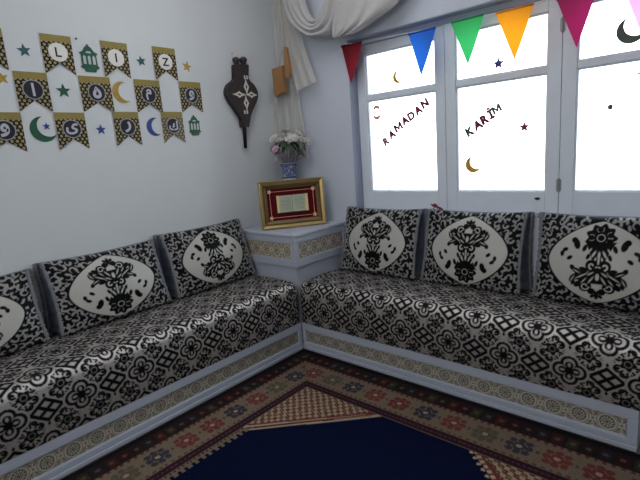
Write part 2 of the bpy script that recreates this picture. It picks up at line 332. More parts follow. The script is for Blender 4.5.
# ------------------------------------------------------------------ pattern functions
def ang_wrap(a): return (a + PI) % (2 * PI) - PI
def ell(u, v, cx, cy, a, b, rot):
    c, s = math.cos(rot), math.sin(rot); x = (u - cx) * c + (v - cy) * s; y = -(u - cx) * s + (v - cy) * c
    return (np.hypot(x / a, y / b) - 1) * min(a, b)
def mattress_cover(U, V):
    """coverage of black velvet; half-drop repeat of quatrefoils, lattices, rosettes with scrolls and stars"""
    P, Q = .2715, .330; aa = .0035
    def cell(U, V):
        return (U / P - np.round(U / P)) * P, (V / Q - np.round(V / Q)) * Q
    k = np.zeros_like(U)
    def arc(u, v, cx, cy, R, th, mid, half, grow=0.):
        rr = np.hypot(u - cx, v - cy); t = ang_wrap(np.arctan2(v - cy, u - cx) - mid)
        return S(np.abs(rr - R - grow * t) - th * (1 - .35 * np.abs(t) / half), aa) * (np.abs(t) < half)
    # rosettes at the quarter points with leafy scrolls curling off them
    for du in (P / 4, -P / 4):
        for dv in (Q / 4, -Q / 4):
            u, v = cell(U - du, V - dv); th = np.arctan2(v, u); r = np.hypot(u, v)
            k = np.maximum(k, S(r - (.0255 + .0045 * np.cos(5 * th + .6)), aa))
            k = k * (1 - .55 * S(np.abs(r - .012) - .0012, aa))
            for sx in (-1, 1):
                for sy in (-1, 1):
                    a = math.atan2(sy, sx)
                    k = np.maximum(k, arc(u, v, sx * .031, sy * .0215, .0135, .0060, a * 1.0 - sx * sy * .5, 2.6, sx * sy * .0012))
                    k = np.maximum(k, S(np.hypot(u - sx * .0315, v - sy * .0215) - .0062, aa))
                    k = np.maximum(k, arc(u, v, sx * .0135, sy * .0430, .0115, .0052, math.atan2(sy, sx) + sx * sy * .7, 2.4, sx * sy * .0010))
                    k = np.maximum(k, S(np.hypot(u - sx * .0135, v - sy * .043) - .0050, aa))
            for sy in (-1, 1): k = np.maximum(k, S(ell(u, v, 0, sy * .060, .0055, .010, 0), aa))
            for sx in (-1, 1): k = np.maximum(k, S(ell(u, v, sx * .050, 0, .009, .005, 0), aa))
    for du, dv in ((0, 0), (P / 2, Q / 2)):
        # lattice of lozenges: black bars, silver cells, wiped clear underneath
        u, v = cell(U - du - P / 2, V - dv)
        a_ = u / .060 + v / .046; b_ = u / .060 - v / .046; big = np.maximum(np.abs(a_), np.abs(b_))
        da = np.abs(a_ - np.clip(np.round(a_), -1, 1)); db = np.abs(b_ - np.clip(np.round(b_), -1, 1))
        bar = (np.minimum(da, db) - .205) * .034
        k = np.where(big < 1.32, 0, k)
        k = np.maximum(k, S(bar, aa) * S((big - 1.20) * .034, aa))
        k = np.maximum(k, S((np.maximum(np.abs(a_), np.abs(b_)) - .16) * .03, aa) * 0)
        for sx in (-1, 1): k = np.maximum(k, S(ell(u, v, sx * .084, 0, .010, .006, 0), aa))
        k = np.maximum(k, S(ell(np.abs(u), np.abs(v), .050, .040, .021, .0055, -.66), aa))
        k = np.maximum(k, S(np.hypot(np.abs(u) - .030, np.abs(v) - .058) - .0075, aa)); k = np.maximum(k, S(np.hypot(np.abs(u) - .074, np.abs(v) - .022) - .0065, aa))
        k = np.maximum(k, S(ell(u, np.abs(v), 0, .066, .006, .014, 0), aa))
        # quatrefoil
        u, v = cell(U - du, V - dv)
        lobes = np.minimum(np.hypot(np.abs(u) - .032, v) - .0335, np.hypot(u, np.abs(v) - .032) - .0335)
        k = np.where(lobes < .010, 0, k)
        k = np.maximum(k, S(np.abs(lobes + .0055) - .0062, aa))
        l2 = np.minimum(np.hypot(np.abs(u) - .025, v) - .0165, np.hypot(u, np.abs(v) - .025) - .0165)
        k = np.maximum(k, S(np.minimum(l2, np.hypot(u, v) - .018), aa))
        inn = np.minimum(ell(np.abs(u), v, .026, 0, .0088, .0056, 0), ell(u, np.abs(v), 0, .026, .0056, .0088, 0))
        k = k * (1 - S(inn, aa))
    # silver stars left clear between the rosettes
    for du, dv in ((0, Q / 4), (0, -Q / 4), (P / 2, Q / 4), (P / 2, -Q / 4)):
        u, v = cell(U - du, V - dv); th = np.arctan2(v, u)
        k = k * (1 - S(np.hypot(u, v) - (.0165 + .006 * np.cos(6 * th)), aa))
    return k
def rand_scrolls(u, v, seed, w, h, n, aa=.003):
    """cream arabesque coverage: curled commas scattered over w x h"""
    rng = random.Random(seed); pts = []
    for _ in range(6000):
        p = (rng.uniform(-w, w), rng.uniform(-h, h))
        if all((p[0] - q[0]) ** 2 + (p[1] - q[1]) ** 2 > .026 ** 2 for q in pts): pts.append(p)
        if len(pts) >= n: break
    k = np.zeros_like(u)
    for (cx, cy) in pts:
        R = rng.uniform(.009, .0155); a0 = rng.uniform(-PI, PI); hw = rng.uniform(1.5, 2.4); sg = rng.choice((-1, 1))
        rr = np.hypot(u - cx, v - cy); th = ang_wrap((np.arctan2(v - cy, u - cx) - a0)) * sg
        k = np.maximum(k, S(np.abs(rr - R - .0016 * th) - (.0041 - .0013 * th), aa) * (np.abs(th) < hw))
        ex, ey = cx + R * math.cos(a0 - sg * hw), cy + R * math.sin(a0 - sg * hw)
        k = np.maximum(k, S(np.hypot(u - ex, v - ey) - .0062, aa))
    return k
def pillow_colour(u, v, seed):
    aa = .003
    black = lin(np.array([9, 9, 11]) / 255.); cream = lin(np.array([164, 162, 156]) / 255.); scroll = lin(np.array([124, 122, 122]) / 255.)
    col = mixc(np.broadcast_to(black, u.shape + (3,)), scroll, rand_scrolls(u, v, seed, .285, .205, 330) * .95)
    A, Bz = .222, .190
    t = np.clip(np.abs(v) / Bz, 0, 1); wv = A * (1 - t ** 1.75) ** .76
    d = np.maximum((np.abs(u) - wv) * .8, np.abs(v) - Bz)
    col = mixc(col, black, S(d - .0085, aa)); col = mixc(col, cream, S(d, aa))
    u = u / 1.32; v = v / 1.32; aa = .0026; x = np.abs(u); z = v; k = np.zeros_like(u)
    def put(dd): nonlocal k; k = np.maximum(k, S(dd, aa))
    def cut(dd): nonlocal k; k = k * (1 - S(dd, aa))
    # great flower at the foot
    fz = .088; fr = np.hypot(u, z + fz); ft = np.arctan2(z + fz, u)
    put(fr - (.0455 + .0050 * np.cos(9 * ft)))
    for i in range(9):
        a = 2 * PI * i / 9 + .35
        dd = np.hypot(u - .030 * math.cos(a), z + fz - .030 * math.sin(a)); cut(np.maximum(np.abs(dd - .0105) - .0004, np.maximum(fr - .036, .022 - fr))) if i % 2 == 0 else None
    cut(np.abs(fr - .012) - .0011)
    # urn shaped stalk with leaves left clear in it, narrowing upward
    sw = .052 - .036 * np.clip((z + .075) / .085, 0, 1) ** .7
    put(np.maximum(x - sw, np.maximum(-.075 - z, z - .012)))
    for cy, cx, a, b, r in ((-.030, .017, .013, .0034, 1.1), (-.042, .030, .009, .0028, 1.0), (-.026, .0, .013, .0040, PI / 2), (-.010, .011, .009, .0026, 1.3)): cut(ell(x, z, cx, cy, a, b, r))
    for cx, cy, a, b, r in ((.047, -.050, .014, .007, 1.2), (.034, -.020, .012, .006, 1.2)): put(ell(x, z, cx, cy, a, b, r))
    # twin spirals at the waist
    put(np.hypot(x - .0195, z - .012) - .0215)
    rr = np.hypot(x - .0195, z - .012); th = np.arctan2(z - .012, x - .0195)
    cut(np.abs(rr - (.0090 + .0022 * th)) - .0028)
    cut(ell(x, z, 0, -.006, .0035, .012, 0))
    # dense crown of leaves and curls, spreading upward
    put(np.maximum(x - (.020 + 1.15 * np.clip(z - .024, 0, .035)), np.maximum(.018 - z, z - .075)))
    for cx, cy, a, b, r in ((.058, .050, .028, .014, .45), (.079, .062, .017, .010, 1.1), (.068, .034, .018, .009, -.45), (.083, .024, .011, .008, -1.0), (.036, .086, .021, .019, .6),
                            (.060, .080, .016, .010, .7), (.016, .102, .012, .012, .6), (.0, .112, .008, .020, 0), (.012, .119, .009, .006, .8), (.046, .028, .016, .009, -.2), (.076, .078, .010, .006, .9)): put(ell(x, z, cx, cy, a, b, r))
    rr = np.hypot(x - .037, z - .086); th = np.arctan2(z - .086, x - .037); cut(np.abs(rr - (.0095 + .0012 * th)) - .0018)
    for cx, cy, a, b, r in ((.050, .050, .020, .0024, .55), (.0, .050, .006, .012, 0), (.020, .062, .013, .0026, 1.0), (.0, .088, .004, .012, 0), (.022, .040, .010, .0024, .6), (.068, .036, .010, .0018, -.45), (.080, .063, .010, .0018, 1.1), (.042, .066, .010, .002, .9)): cut(ell(x, z, cx, cy, a, b, r))
    # loose leaves beside the flower
    for cx, cy, a, b, r in ((.074, -.062, .011, .019, .25), (.082, -.074, .011, .011, 0), (.112, -.038, .011, .007, .5), (.122, -.022, .007, .010, 0), (.095, -.010, .011, .007, .7), (.119, -.030, .006, .004, 0)): put(ell(x, z, cx, cy, a, b, r))
    return mixc(col, black, k)
def panel_colour(U, V, U0, pitch, tint):
    """row of carved rosettes; V centred on 0"""
    aa = .0024; h = .04
    base = lin(np.array(tint) / 255.); dark = lin(np.array([44, 40, 38]) / 255.); mid = lin(np.array([92, 84, 72]) / 255.)
    col = np.broadcast_to(base, U.shape + (3,))
    u = U - U0 - np.round((U - U0) / pitch) * pitch; v = V; r = np.hypot(u, v); th = np.arctan2(v, u)
    w = U - U0 - pitch / 2 - np.round((U - U0 - pitch / 2) / pitch) * pitch
    # filler leaves between the rosettes
    k = np.zeros_like(U)
    for s in (-1, 1):
        k = np.maximum(k, S(ell(np.abs(w), v * s, .010, .021, .012, .0045, .9), aa)); k = np.maximum(k, S(ell(np.abs(w), v * s, .020, .034, .010, .0035, .2), aa))
    k = np.maximum(k, S(np.hypot(w, v) - .0055, aa)); k = np.maximum(k, S(np.abs(np.hypot(w, np.abs(v) - .036) - .009) - .002, aa))
    col = mixc(col, mid, k * .9)
    col = mixc(col, dark, S(np.abs(r - .0375) - .0016, aa) * .8)
    col = mixc(col, dark, S(r - .0285, aa) * .85)
    col = mixc(col, base, S(np.abs(r - .0185) - .0042 - .002 * np.cos(12 * th), aa) * (np.cos(12 * th) > -.35) * .9)
    col = mixc(col, base, S(np.abs(r - .0085) - .0026, aa) * (np.cos(6 * th) > -.4) * .9)
    col = mixc(col, dark, S(np.abs(np.abs(v) - .0435) - .0012, aa) * .7)
    return col

# ------------------------------------------------------------------ seating: two painted bases, two mattresses
def base_right():
    """base below the window, front face at y = -.53, running along x"""
    x0, x1, yf = .5655, 2.386, -.528
    r = tag(empty('divan_bench', (x0, yf, 0)), 'long painted wooden divan bench with carved rosette panel beneath the window', 'bench'); o = r.location
    obj('carcass', B((x0, x1, yf + .014, -.012, 0, .178)), M['wood'], r, off=o)
    e = .002
    obj('moulded_frame', B((x0 + e, x1, yf, yf + .0135, .133, .179), (x0 + e, x1, yf, yf + .0135, .02, .047), (x0 + e, x1, yf - .006, yf + .0135, 0, .019), (x0 + e, .594, yf, yf + .0135, .0475, .1325), (2.349, x1, yf, yf + .0135, .0475, .1325),
        (.5945, 2.3485, yf + .003, yf + .0135, .128, .1325), (.5945, 2.3485, yf + .003, yf + .0135, .0475, .052), bev=.0025), M['wood'], r, off=o)
    us = np.arange(.5945, 2.3485, .0026); vs = np.linspace(.0522, .1278, 30); U, V = np.meshgrid(us, vs)
    Pn = np.stack([U - x0, np.full_like(U, .0085), V], -1)
    grid('carved_panel', Pn, panel_colour(U, V - .09, 2.28, .1028, (176, 171, 158)), M['panel'], r, smooth=False)
def base_left():
    xf, y0, y1 = .5633, -.532, -2.66
    r = tag(empty('divan_bench', (xf, y0, 0)), 'long painted wooden divan bench with carved rosette panel along the left wall', 'bench'); o = r.location
    obj('carcass', B((.012, xf - .014, y1, y0, 0, .178)), M['wood'], r, off=o)
    obj('moulded_frame', B((xf - .0135, xf, y1, y0, .133, .179), (xf - .0135, xf, y1, y0, .02, .047), (xf - .0135, xf + .006, y1, y0 - .007, 0, .019), (xf - .0135, xf, -.560, y0, .0475, .1325), (xf - .0135, xf, y1, y1 + .037, .0475, .1325),
        (xf - .0135, xf - .003, y1 + .0375, -.5605, .128, .1325), (xf - .0135, xf - .003, y1 + .0375, -.5605, .0475, .052), bev=.0025), M['wood'], r, off=o)
    us = np.arange(y1 + .0375, -.5605, .0026); vs = np.linspace(.0522, .1278, 30); U, V = np.meshgrid(us, vs)
    Pn = np.stack([np.full_like(U, -.0085), U - y0, V], -1)
    grid('carved_panel', Pn, panel_colour(U, V - .09, -.62, .1028, (170, 164, 150)), M['panel'], r, smooth=False)
base_right(); base_left()

def mattress(name, length, depth, phase, vphase, place, label, seed):
    """profile: up the front from z=.181, rounded nose, then back; place(l, d, z) -> xyz"""
    z0, zt, R = .181, .452, .05
    prof = []; st = .0030
    for z in np.arange(z0, zt - R, st): prof.append((0., z))
    for a in np.arange(0, PI / 2, st / R): prof.append((R - R * math.cos(a), zt - R + R * math.sin(a)))
    for d in np.arange(R, depth - .02, .0034): prof.append((d, zt))
    for a in np.linspace(0, PI / 2, 6): prof.append((depth - .02 + .02 * math.sin(a), zt - .02 + .02 * math.cos(a)))
    prof.append((depth, z0)); prof = np.array(prof)
    sl = np.concatenate([[0], np.cumsum(np.hypot(*np.diff(prof, axis=0).T))])
    L = np.arange(0, length + .0015, .0030); LL, vi = np.meshgrid(L, np.arange(len(prof)))
    D, Z, V = prof[:, 0][vi], prof[:, 1][vi], sl[vi]
    endr = np.clip(np.minimum(LL, length - LL) / .03, 0, 1); endr = 1 - (1 - endr) ** 2
    top = np.clip((Z - z0) / (zt - z0), 0, 1)
    rs = np.random.RandomState(seed); wob = sum(np.sin(LL * f + rs.uniform(0, 6)) * a for f, a in ((5, .0022), (11, .0016), (23, .001)))
    Z2 = Z + wob * np.where(D < .01, 1 - top * .6, .8) - (1 - endr) * .016 * top
    D2 = D + np.where(top < .999, -.010 * np.sin(np.clip(top, 0, 1) * PI) * endr, 0) * (D < .06) + (1 - endr) * .012 * (D < .06)
    Z2 = np.maximum(Z2, z0 - .0005 * 0)
    Z2 = Z2 + .008 * np.sin(PI * np.clip(D / depth, 0, 1)) * top * endr
    Pn = place(LL, D2, Z2)
    k = mattress_cover(LL - phase, V - vphase)
    black = lin(np.array([9, 9, 11]) / 255.); silver = lin(np.array([190, 184, 180]) / 255.)
    Cn = mixc(np.broadcast_to(silver, k.shape + (3,)), black, k)
    # close the two ends and the underside
    n = len(prof); ev = []; ef = []
    for col in (0, -1):
        b = len(ev); ev += list(Pn[:, col]); ef.append(list(range(b, b + n)) if col else list(range(b, b + n))[::-1])
    g = grid(name, Pn, Cn, M['mattress'], extra=(ev, ef, tuple(black)))
    return tag(g, label, 'mattress')
mattress('mattress', 1.85, .515, 1.324 - .567, .105, lambda l, d, z: np.stack([.567 + l, -.530 + d, z], -1), 'black and silver patterned divan mattress beneath the window', 3)
mattress('mattress', 2.12, .548, .805 - .533, .14, lambda l, d, z: np.stack([.565 - d, -.533 - l, z], -1), 'black and silver patterned divan mattress along the left wall', 5)

# ------------------------------------------------------------------ corner cabinet
cx1, cy0, uz = .5633, -.5283, .7602
cab = tag(empty('corner_cabinet', (0, 0, 0)), 'square blue white painted corner cabinet with carved friezes between the two divans', 'cabinet')
obj('carcass', B((.004, cx1 - .012, cy0 + .012, -.004, 0, .738)), M['wood'], cab)
obj('cabinet_top', B((.003, cx1 + .004, cy0 - .004, -.003, .739, uz), bev=.005), M['wood'], cab)
def fr_front(y):   # frame members on the face looking along -y
    return [(.004, cx1, y, y + .0115, .703, .738), (.004, cx1, y, y + .0115, .545, .588), (.004, .03, y, y + .0115, .5885, .7025), (.52, cx1, y, y + .0115, .5885, .7025),
            (.0305, .5195, y + .003, y + .0115, .695, .7025), (.0305, .5195, y + .003, y + .0115, .5885, .596)]
def fr_side(x):
    y0, y1 = cy0 + .0115, -.004
    return [(x - .0115, x, y0, y1, .703, .738), (x - .0115, x, y0, y1, .545, .588), (x - .0115, x, y0, -.497, .5885, .7025), (x - .0115, x, -.036, y1, .5885, .7025),
            (x - .0115, x - .003, -.4965, -.0365, .695, .7025), (x - .0115, x - .003, -.4965, -.0365, .5885, .596)]
obj('frieze_frame', B(*fr_front(cy0), *fr_side(cx1), bev=.002), M['wood'], cab)
us = np.arange(.0305, .5195, .0026); vs = np.linspace(.5962, .6948, 38); U, V = np.meshgrid(us, vs)
grid('carved_panel', np.stack([U, np.full_like(U, cy0 + .006), V], -1), panel_colour(U, (V - .6455) * .80, .085, .1 , (196, 188, 164)), M['panel'], cab, smooth=False)
us = np.arange(-.4965, -.0365, .0026); U, V = np.meshgrid(us, vs)
grid('carved_panel', np.stack([np.full_like(U, cx1 - .006), U, V], -1), panel_colour(U, (V - .6455) * .80, -.44, .1, (192, 182, 172)), M['panel'], cab, smooth=False)

# ------------------------------------------------------------------ pillows
PW, PB, PH = .555, .590, .415          # front width, back width, height; origin at the foot of the back
def thick(t): return .038 + .112 * np.clip(1 - t, 0, 1) ** .75     # wedge: thick at the foot, thin at the top
def outline(Aa, Bb, W):
    x = Aa * W / 2 * (1 - .035 * (1 - Bb ** 2)); z = PH / 2 + Bb * PH / 2 * (1 - np.where(Bb > 0, .06, .02) * (1 - Aa ** 2)); return x, z
def pillow_proto(name, flip, seed):
    root = empty(name)
    nu, nv = 200, 150
    a = np.linspace(-1, 1, nu); b = np.linspace(-1, 1, nv); Aa, Bb = np.meshgrid(a, b)
    x, z = outline(Aa, Bb, PW)
    bul = .058 * ((1 - Aa ** 2) ** .6) * ((1 - Bb ** 2) ** .5)
    rs = np.random.RandomState(seed); bul = bul + .004 * np.sin(7 * Aa + rs.uniform(0, 6)) * np.sin(6 * Bb + rs.uniform(0, 6)) * (1 - Aa ** 2) * (1 - Bb ** 2)
    y = -thick((Bb + 1) / 2) - bul
    sgn = -1 if flip else 1
    Cn = pillow_colour(Aa * PW / 2, Bb * PH / 2 * sgn, seed)
    grid('front_cover', np.stack([x, y, z], -1), Cn, M['pillow'], root)
    nb = 24; a = np.linspace(-1, 1, nb); Ab, Bb2 = np.meshgrid(a, a); xb, zb = outline(Ab, Bb2, PB)
    bm = bmesh.new(); vv = [[bm.verts.new((xb[j, i], 0, zb[j, i])) for i in range(nb)] for j in range(nb)]
    for j in range(nb - 1):
        for i in range(nb - 1): bm.faces.new((vv[j][i], vv[j][i + 1], vv[j + 1][i + 1], vv[j + 1][i]))
    obj('back_cover', bm, M['gusset'], root, smooth=True)
    # satin gusset all round between front and back, pinched in along its middle
    n = 30; per = [(-1 + 2 * k / n, -1) for k in range(n)] + [(1, -1 + 2 * k / n) for k in range(n)] + [(1 - 2 * k / n, 1) for k in range(n)] + [(-1, 1 - 2 * k / n) for k in range(n)]
    pf = [tuple(float(q) for q in outline(np.array(p[0]), np.array(p[1]), PW)) for p in per]; pb = [tuple(float(q) for q in outline(np.array(p[0]), np.array(p[1]), PB)) for p in per]
    N = len(per); bm = bmesh.new(); rings = []
    for t in np.linspace(0, 1, 9):
        ring = []
        for k in range(N):
            (fx, fz), (bx, bz) = pf[k], pb[k]; T = float(thick((per[k][1] + 1) / 2)); pin = .016 * math.sin(PI * t) * (1 + .3 * math.sin(k * 1.3))
            sx = -per[k][0] * pin * (abs(per[k][0]) > .999)
            ring.append(bm.verts.new((fx * (1 - t) + bx * t + sx, -T * (1 - t), fz * (1 - t) + bz * t - (.006 * math.sin(PI * t) if per[k][1] >= .999 else 0))))
        rings.append(ring)
    for r0, r1 in zip(rings, rings[1:]):
        for k in range(N): bm.faces.new((r0[k], r0[(k + 1) % N], r1[(k + 1) % N], r1[k]))
    obj('gusset', bm, M['gusset'], root, smooth=True)
    # silver braid down each side, at the front edge and at the back edge
    for W, back in ((PW, 0), (PB, 1)):
        for sd in (-1, 1):
            path, rad = [], []
            for q, bb in enumerate(np.linspace(-.98, .99, 46)):
                xx, zz = outline(np.array(float(sd)), np.array(bb), W); T = float(thick((bb + 1) / 2))
                path.append((float(xx) + sd * .002, -.008 if back else -T - .001, float(zz))); rad.append(.0092 + .0022 * math.sin(q * 2.1) + .001 * math.sin(q * 5.3))
            obj('braid', tube(bmesh.new(), path, rad, 8), M['braid'], root, smooth=True)
    return root
down = pillow_proto('divan_cushion', False, 11); up = pillow_proto('divan_cushion', True, 23)
used = set()
def put_pillow(kind, x, y, z, rz, lean, sx, sz, label, group):
    p = down if kind == 'down' else up
    o = p if kind not in used else copy_tree(p); used.add(kind)
    o.rotation_euler = (-lean, 0, rz); o.scale = (sx, 1, sz); o.location = (x, y, z)
    tag(o, label, 'cushion', group); return o
gR, gL = 'cushions along the window wall', 'cushions along the left wall'
put_pillow('down', .922, -.026, .458, 0, .03, 1, 1, 'damask box cushion under the window beside the corner cabinet, flower motif at its foot', gR)
put_pillow('down', 1.535, -.026, .458, .0, .03, 1, 1, 'middle damask box cushion under the window, flower motif at its foot', gR)
put_pillow('up', 2.165, -.026, .458, 0, .03, 1, 1, 'damask box cushion at the right under the window, flower motif at its top', gR)
put_pillow('up', .028, -.852, .458, PI / 2, .04, 1.06, .93, 'damask box cushion on the left wall nearest the corner cabinet, flower at its top', gL)
put_pillow('down', .028, -1.503, .458, PI / 2, .04, 1.06, .875, 'middle damask box cushion on the left wall, flower motif at its foot', gL)
put_pillow('up', .028, -2.165, .458, PI / 2, .04, 1.08, .83, 'damask box cushion on the left wall nearest the viewer, flower at its top', gL)

# ------------------------------------------------------------------ framed open book on the cabinet
fA, fB = Vector((.222, -.486, .762)), Vector((.487, -.120, .762)); fw = (fB - fA).length; fh = .327
fr = tag(empty('framed_book', ((fA + fB) / 2)), 'gold framed open book on red velvet standing on the corner cabinet', 'frame')
fr.rotation_euler = (-.07, 0, math.atan2((fB - fA).y, (fB - fA).x)); 
# local: x along the width, -y towards the room, z up; base at z=0
def mitre(w, h, rim, y0, y1, inset=0):
    """four mitred rails as one moulding: y0 front of outer edge, y1 front of inner edge"""
    bm = bmesh.new(); o = [(-w / 2, 0), (w / 2, 0), (w / 2, h), (-w / 2, h)]; i = [(-w / 2 + rim, rim), (w / 2 - rim, rim), (w / 2 - rim, h - rim), (-w / 2 + rim, h - rim)]
    def ring(p, y): return [bm.verts.new((a, y, b)) for a, b in p]
    r = [ring(o, .02), ring(o, y0), ring([(a * .985, b + (h / 2 - b) * .03) for a, b in o], y0 - .006), ring([(a + (b_ - a) * .35, c + (d - c) * .35) for (a, c), (b_, d) in zip(o, i)], (y0 + y1) / 2 - .004), ring(i, y1), ring(i, .02)]
    for p, q in zip(r, r[1:]):
        for k in range(4): bm.faces.new((p[k], p[(k + 1) % 4], q[(k + 1) % 4], q[k]))
    return bm
obj('frame_moulding', mitre(fw, fh, .026, -.012, -.006), M['gold'], fr)
bm = mitre(fw - .054, fh - .054, .027, -.0095, .012); bmesh.ops.translate(bm, verts=bm.verts, vec=(0, .002, .027)); obj('inner_slope', bm, M['goldin'], fr)
obj('backboard', B((-fw / 2 + .01, fw / 2 - .01, .021, .027, .01, fh - .01)), M['goldin'], fr)
hw, hz = fw / 2 - .055, fh / 2
bd = obj('velvet_panel', B((-hw, hw, .0145, .0205, .055, fh - .055)), M['velvet'], fr)
mw, mz0, mz1 = hw - .018, .055 + .018, fh - .055 - .018; e = .0028
obj('border_line', B((-mw, mw, .0125, .0145, mz0, mz0 + e), (-mw, mw, .0125, .0145, mz1 - e, mz1), (-mw, -mw + e, .0125, .0145, mz0 + e, mz1 - e), (mw - e, mw, .0125, .0145, mz0 + e, mz1 - e)), M['rose'], fr)
for sx in (-1, 1):
    for zz in (mz0, mz1):
        bm = bmesh.new(); pts = [(.0125 * (1 + .25 * math.cos(5 * t)) * math.cos(t), .0125 * (1 + .25 * math.cos(5 * t)) * math.sin(t)) for t in np.linspace(0, 2 * PI, 31)[:-1]]
        prism(bm, pts, ((sx * mw, .0125, zz), (1, 0, 0), (0, 0, 1), (0, -1, 0)), 0, .004, bev=.001); obj('corner_rosette', bm, M['rose'], fr)
bk = obj('book_cover', B((-.114, .112, .008, .0125, hz - .062, hz + .064), bev=.0015), M['binding'], fr)
def page_grid(x0, x1, sgn, seed):
    us = np.linspace(0, 1, 60); vs = np.linspace(0, 1, 70); U, V = np.meshgrid(us, vs)
    X = x0 + (x1 - x0) * U; Z = hz - .056 + .115 * V; t = U if sgn > 0 else 1 - U
    Y = .0055 - .010 * np.sin(np.clip(t * 1.25, 0, 1) * PI * .62)
    paper = lin(np.array([168, 174, 154]) / 255.); ink = lin(np.array([96, 116, 104]) / 255.); warm = lin(np.array([190, 160, 140]) / 255.)
    rs = np.random.RandomState(seed)
    inside = (U > .14) & (U < .86) & (V > .12) & (V < .88)
    ln = (np.sin(V * 2 * PI * 13) > .1) & (np.sin(U * 60 + 9 * np.floor(V * 13)) > -.5) & inside
    col = mixc(np.broadcast_to(paper, U.shape + (3,)), ink, ln * .75)
    bd_ = (np.abs(U - .5) < .42) & (np.abs(V - .5) < .44) & ~((np.abs(U - .5) < .385) & (np.abs(V - .5) < .405))
    col = mixc(col, warm, bd_ * .8)
    return np.stack([X, Y, Z], -1), col
for x0, x1, sgn, sd in ((-.090, -.001, -1, 1), (.001, .090, 1, 2)):
    Pn, Cn = page_grid(x0, x1, sgn, sd); grid('page', Pn, Cn, M['page'], fr)
for x0, x1 in ((-.108, -.0905), (.0905, .109)): obj('page_edge', B((x0, x1, -.002, .008, hz - .057, hz + .060), bev=.001), M['pageedge'], fr)
bm = bmesh.new(); prism(bm, [(-.05, 0), (.05, 0), (.02, .20), (-.02, .20)], ((0, .0275, .03), (1, 0, 0), (0, .32, 1), (0, 1, 0)), 0, .004); obj('easel_back', bm, M['goldin'], fr)

# ------------------------------------------------------------------ vase and artificial flowers
vx, vy = .190, -.150
vase = tag(empty('vase', (vx, vy, uz)), 'blue and white porcelain vase behind the framed book', 'vase')
prof = [(.045, 0), (.062, .004), (.060, .02), (.085, .09), (.098, .16), (.092, .23), (.066, .29), (.050, .325), (.047, .35), (.050, .395), (.060, .428), (.064, .436), (.058, .437), (.044, .40)]
pr = []
for i in range(len(prof) - 1):
    for t in (0, .25, .5, .75): pr.append((prof[i][0] + (prof[i + 1][0] - prof[i][0]) * t, prof[i][1] + (prof[i + 1][1] - prof[i][1]) * t))
pr.append(prof[-1]); pr = np.array(pr); th = np.linspace(0, 2 * PI, 97); T, I = np.meshgrid(th, np.arange(len(pr)))
R_, Z_ = pr[:, 0][I], pr[:, 1][I]
white = lin(np.array([160, 166, 182]) / 255.); cob = lin(np.array([40, 54, 110]) / 255.)
kk = np.zeros_like(T)
for zc, am in ((.05, 1), (.13, 1), (.21, 1), (.36, 1), (.40, 1)):
    for q in range(7):
        a0 = q * 2 * PI / 7 + zc * 9; d = np.hypot(ang_wrap(T - a0) * R_, Z_ - zc - .012 * np.sin(3 * T)); kk = np.maximum(kk, S(np.abs(d - .017) - .005, .005)); kk = np.maximum(kk, S(d - .007, .004))
for zc in (.018, .30, .335, .425): kk = np.maximum(kk, S(np.abs(Z_ - zc) - .006, .004))
grid('vase_body', np.stack([R_ * np.cos(T), R_ * np.sin(T), Z_], -1), mixc(np.broadcast_to(white, T.shape + (3,)), cob, kk), vmat('glazed porcelain', .18, .5, noise=.03, bump=0), vase)
obj('vase_floor', lathe(bmesh.new(), [(.044, .0), (.044, .008)]), M['petal'], vase)
bq = tag(empty('flower_bouquet', (vx, vy, uz + .36)), 'bunch of white artificial flowers in the blue and white vase', 'flowers')
rnd = random.Random(4); zr = .08
bl = []
for k in range(17):
    for _ in range(60):
        a = rnd.uniform(0, 2 * PI); rr = rnd.uniform(.0, .125); h = .12 + .150 * math.sqrt(max(0, 1 - (rr / .15) ** 2)) + rnd.uniform(-.035, .03)
        p = Vector((rr * math.cos(a) * 1.15 + .022, rr * math.sin(a) * 1.1 + .01, h))
        if vx + p.x > .035 and vy + p.y < -.035 and all((p - q).length > .045 for q in bl): bl.append(p); break
for k, p in enumerate(bl):
    d = Vector((p.x, p.y, .10)).normalized(); u = d.orthogonal().normalized(); w = d.cross(u); bm = bmesh.new()
    for ring, (rad, lift, n) in enumerate(((.039, .002, 6), (.026, .011, 5))):
        for i in range(n):
            a = 2 * PI * i / n + ring * .5 + k; dirv = u * math.cos(a) + w * math.sin(a); side = d.cross(dirv)
            pts = [p + d * lift, p + dirv * rad * .55 + side * rad * .42 + d * (lift + .006), p + dirv * rad + d * (lift + .002 + .006 * ring), p + dirv * rad * .55 - side * rad * .42 + d * (lift + .006)]
            vs_ = [bm.verts.new(q) for q in pts]; c_ = bm.verts.new(p + dirv * rad * .6 + d * (lift + .012))
            for i2 in range(4): bm.faces.new((vs_[i2], vs_[(i2 + 1) % 4], c_))
    ball(bm, p + d * .012, .007, seg=8)
    pink = k % 4 == 3 and p.z < .235
    b = obj('blossom', bm, M['pinkpetal'] if pink else M['petal'], bq)
    if pink: b['label'] = 'mauve blossom'
    bm = bmesh.new(); tube(bm, [(p.x * .1, p.y * .1, -.06), (p.x * .25, p.y * .25, .07), tuple(p)], .0022, 5); obj('stem', bm, M['stem'], bq)
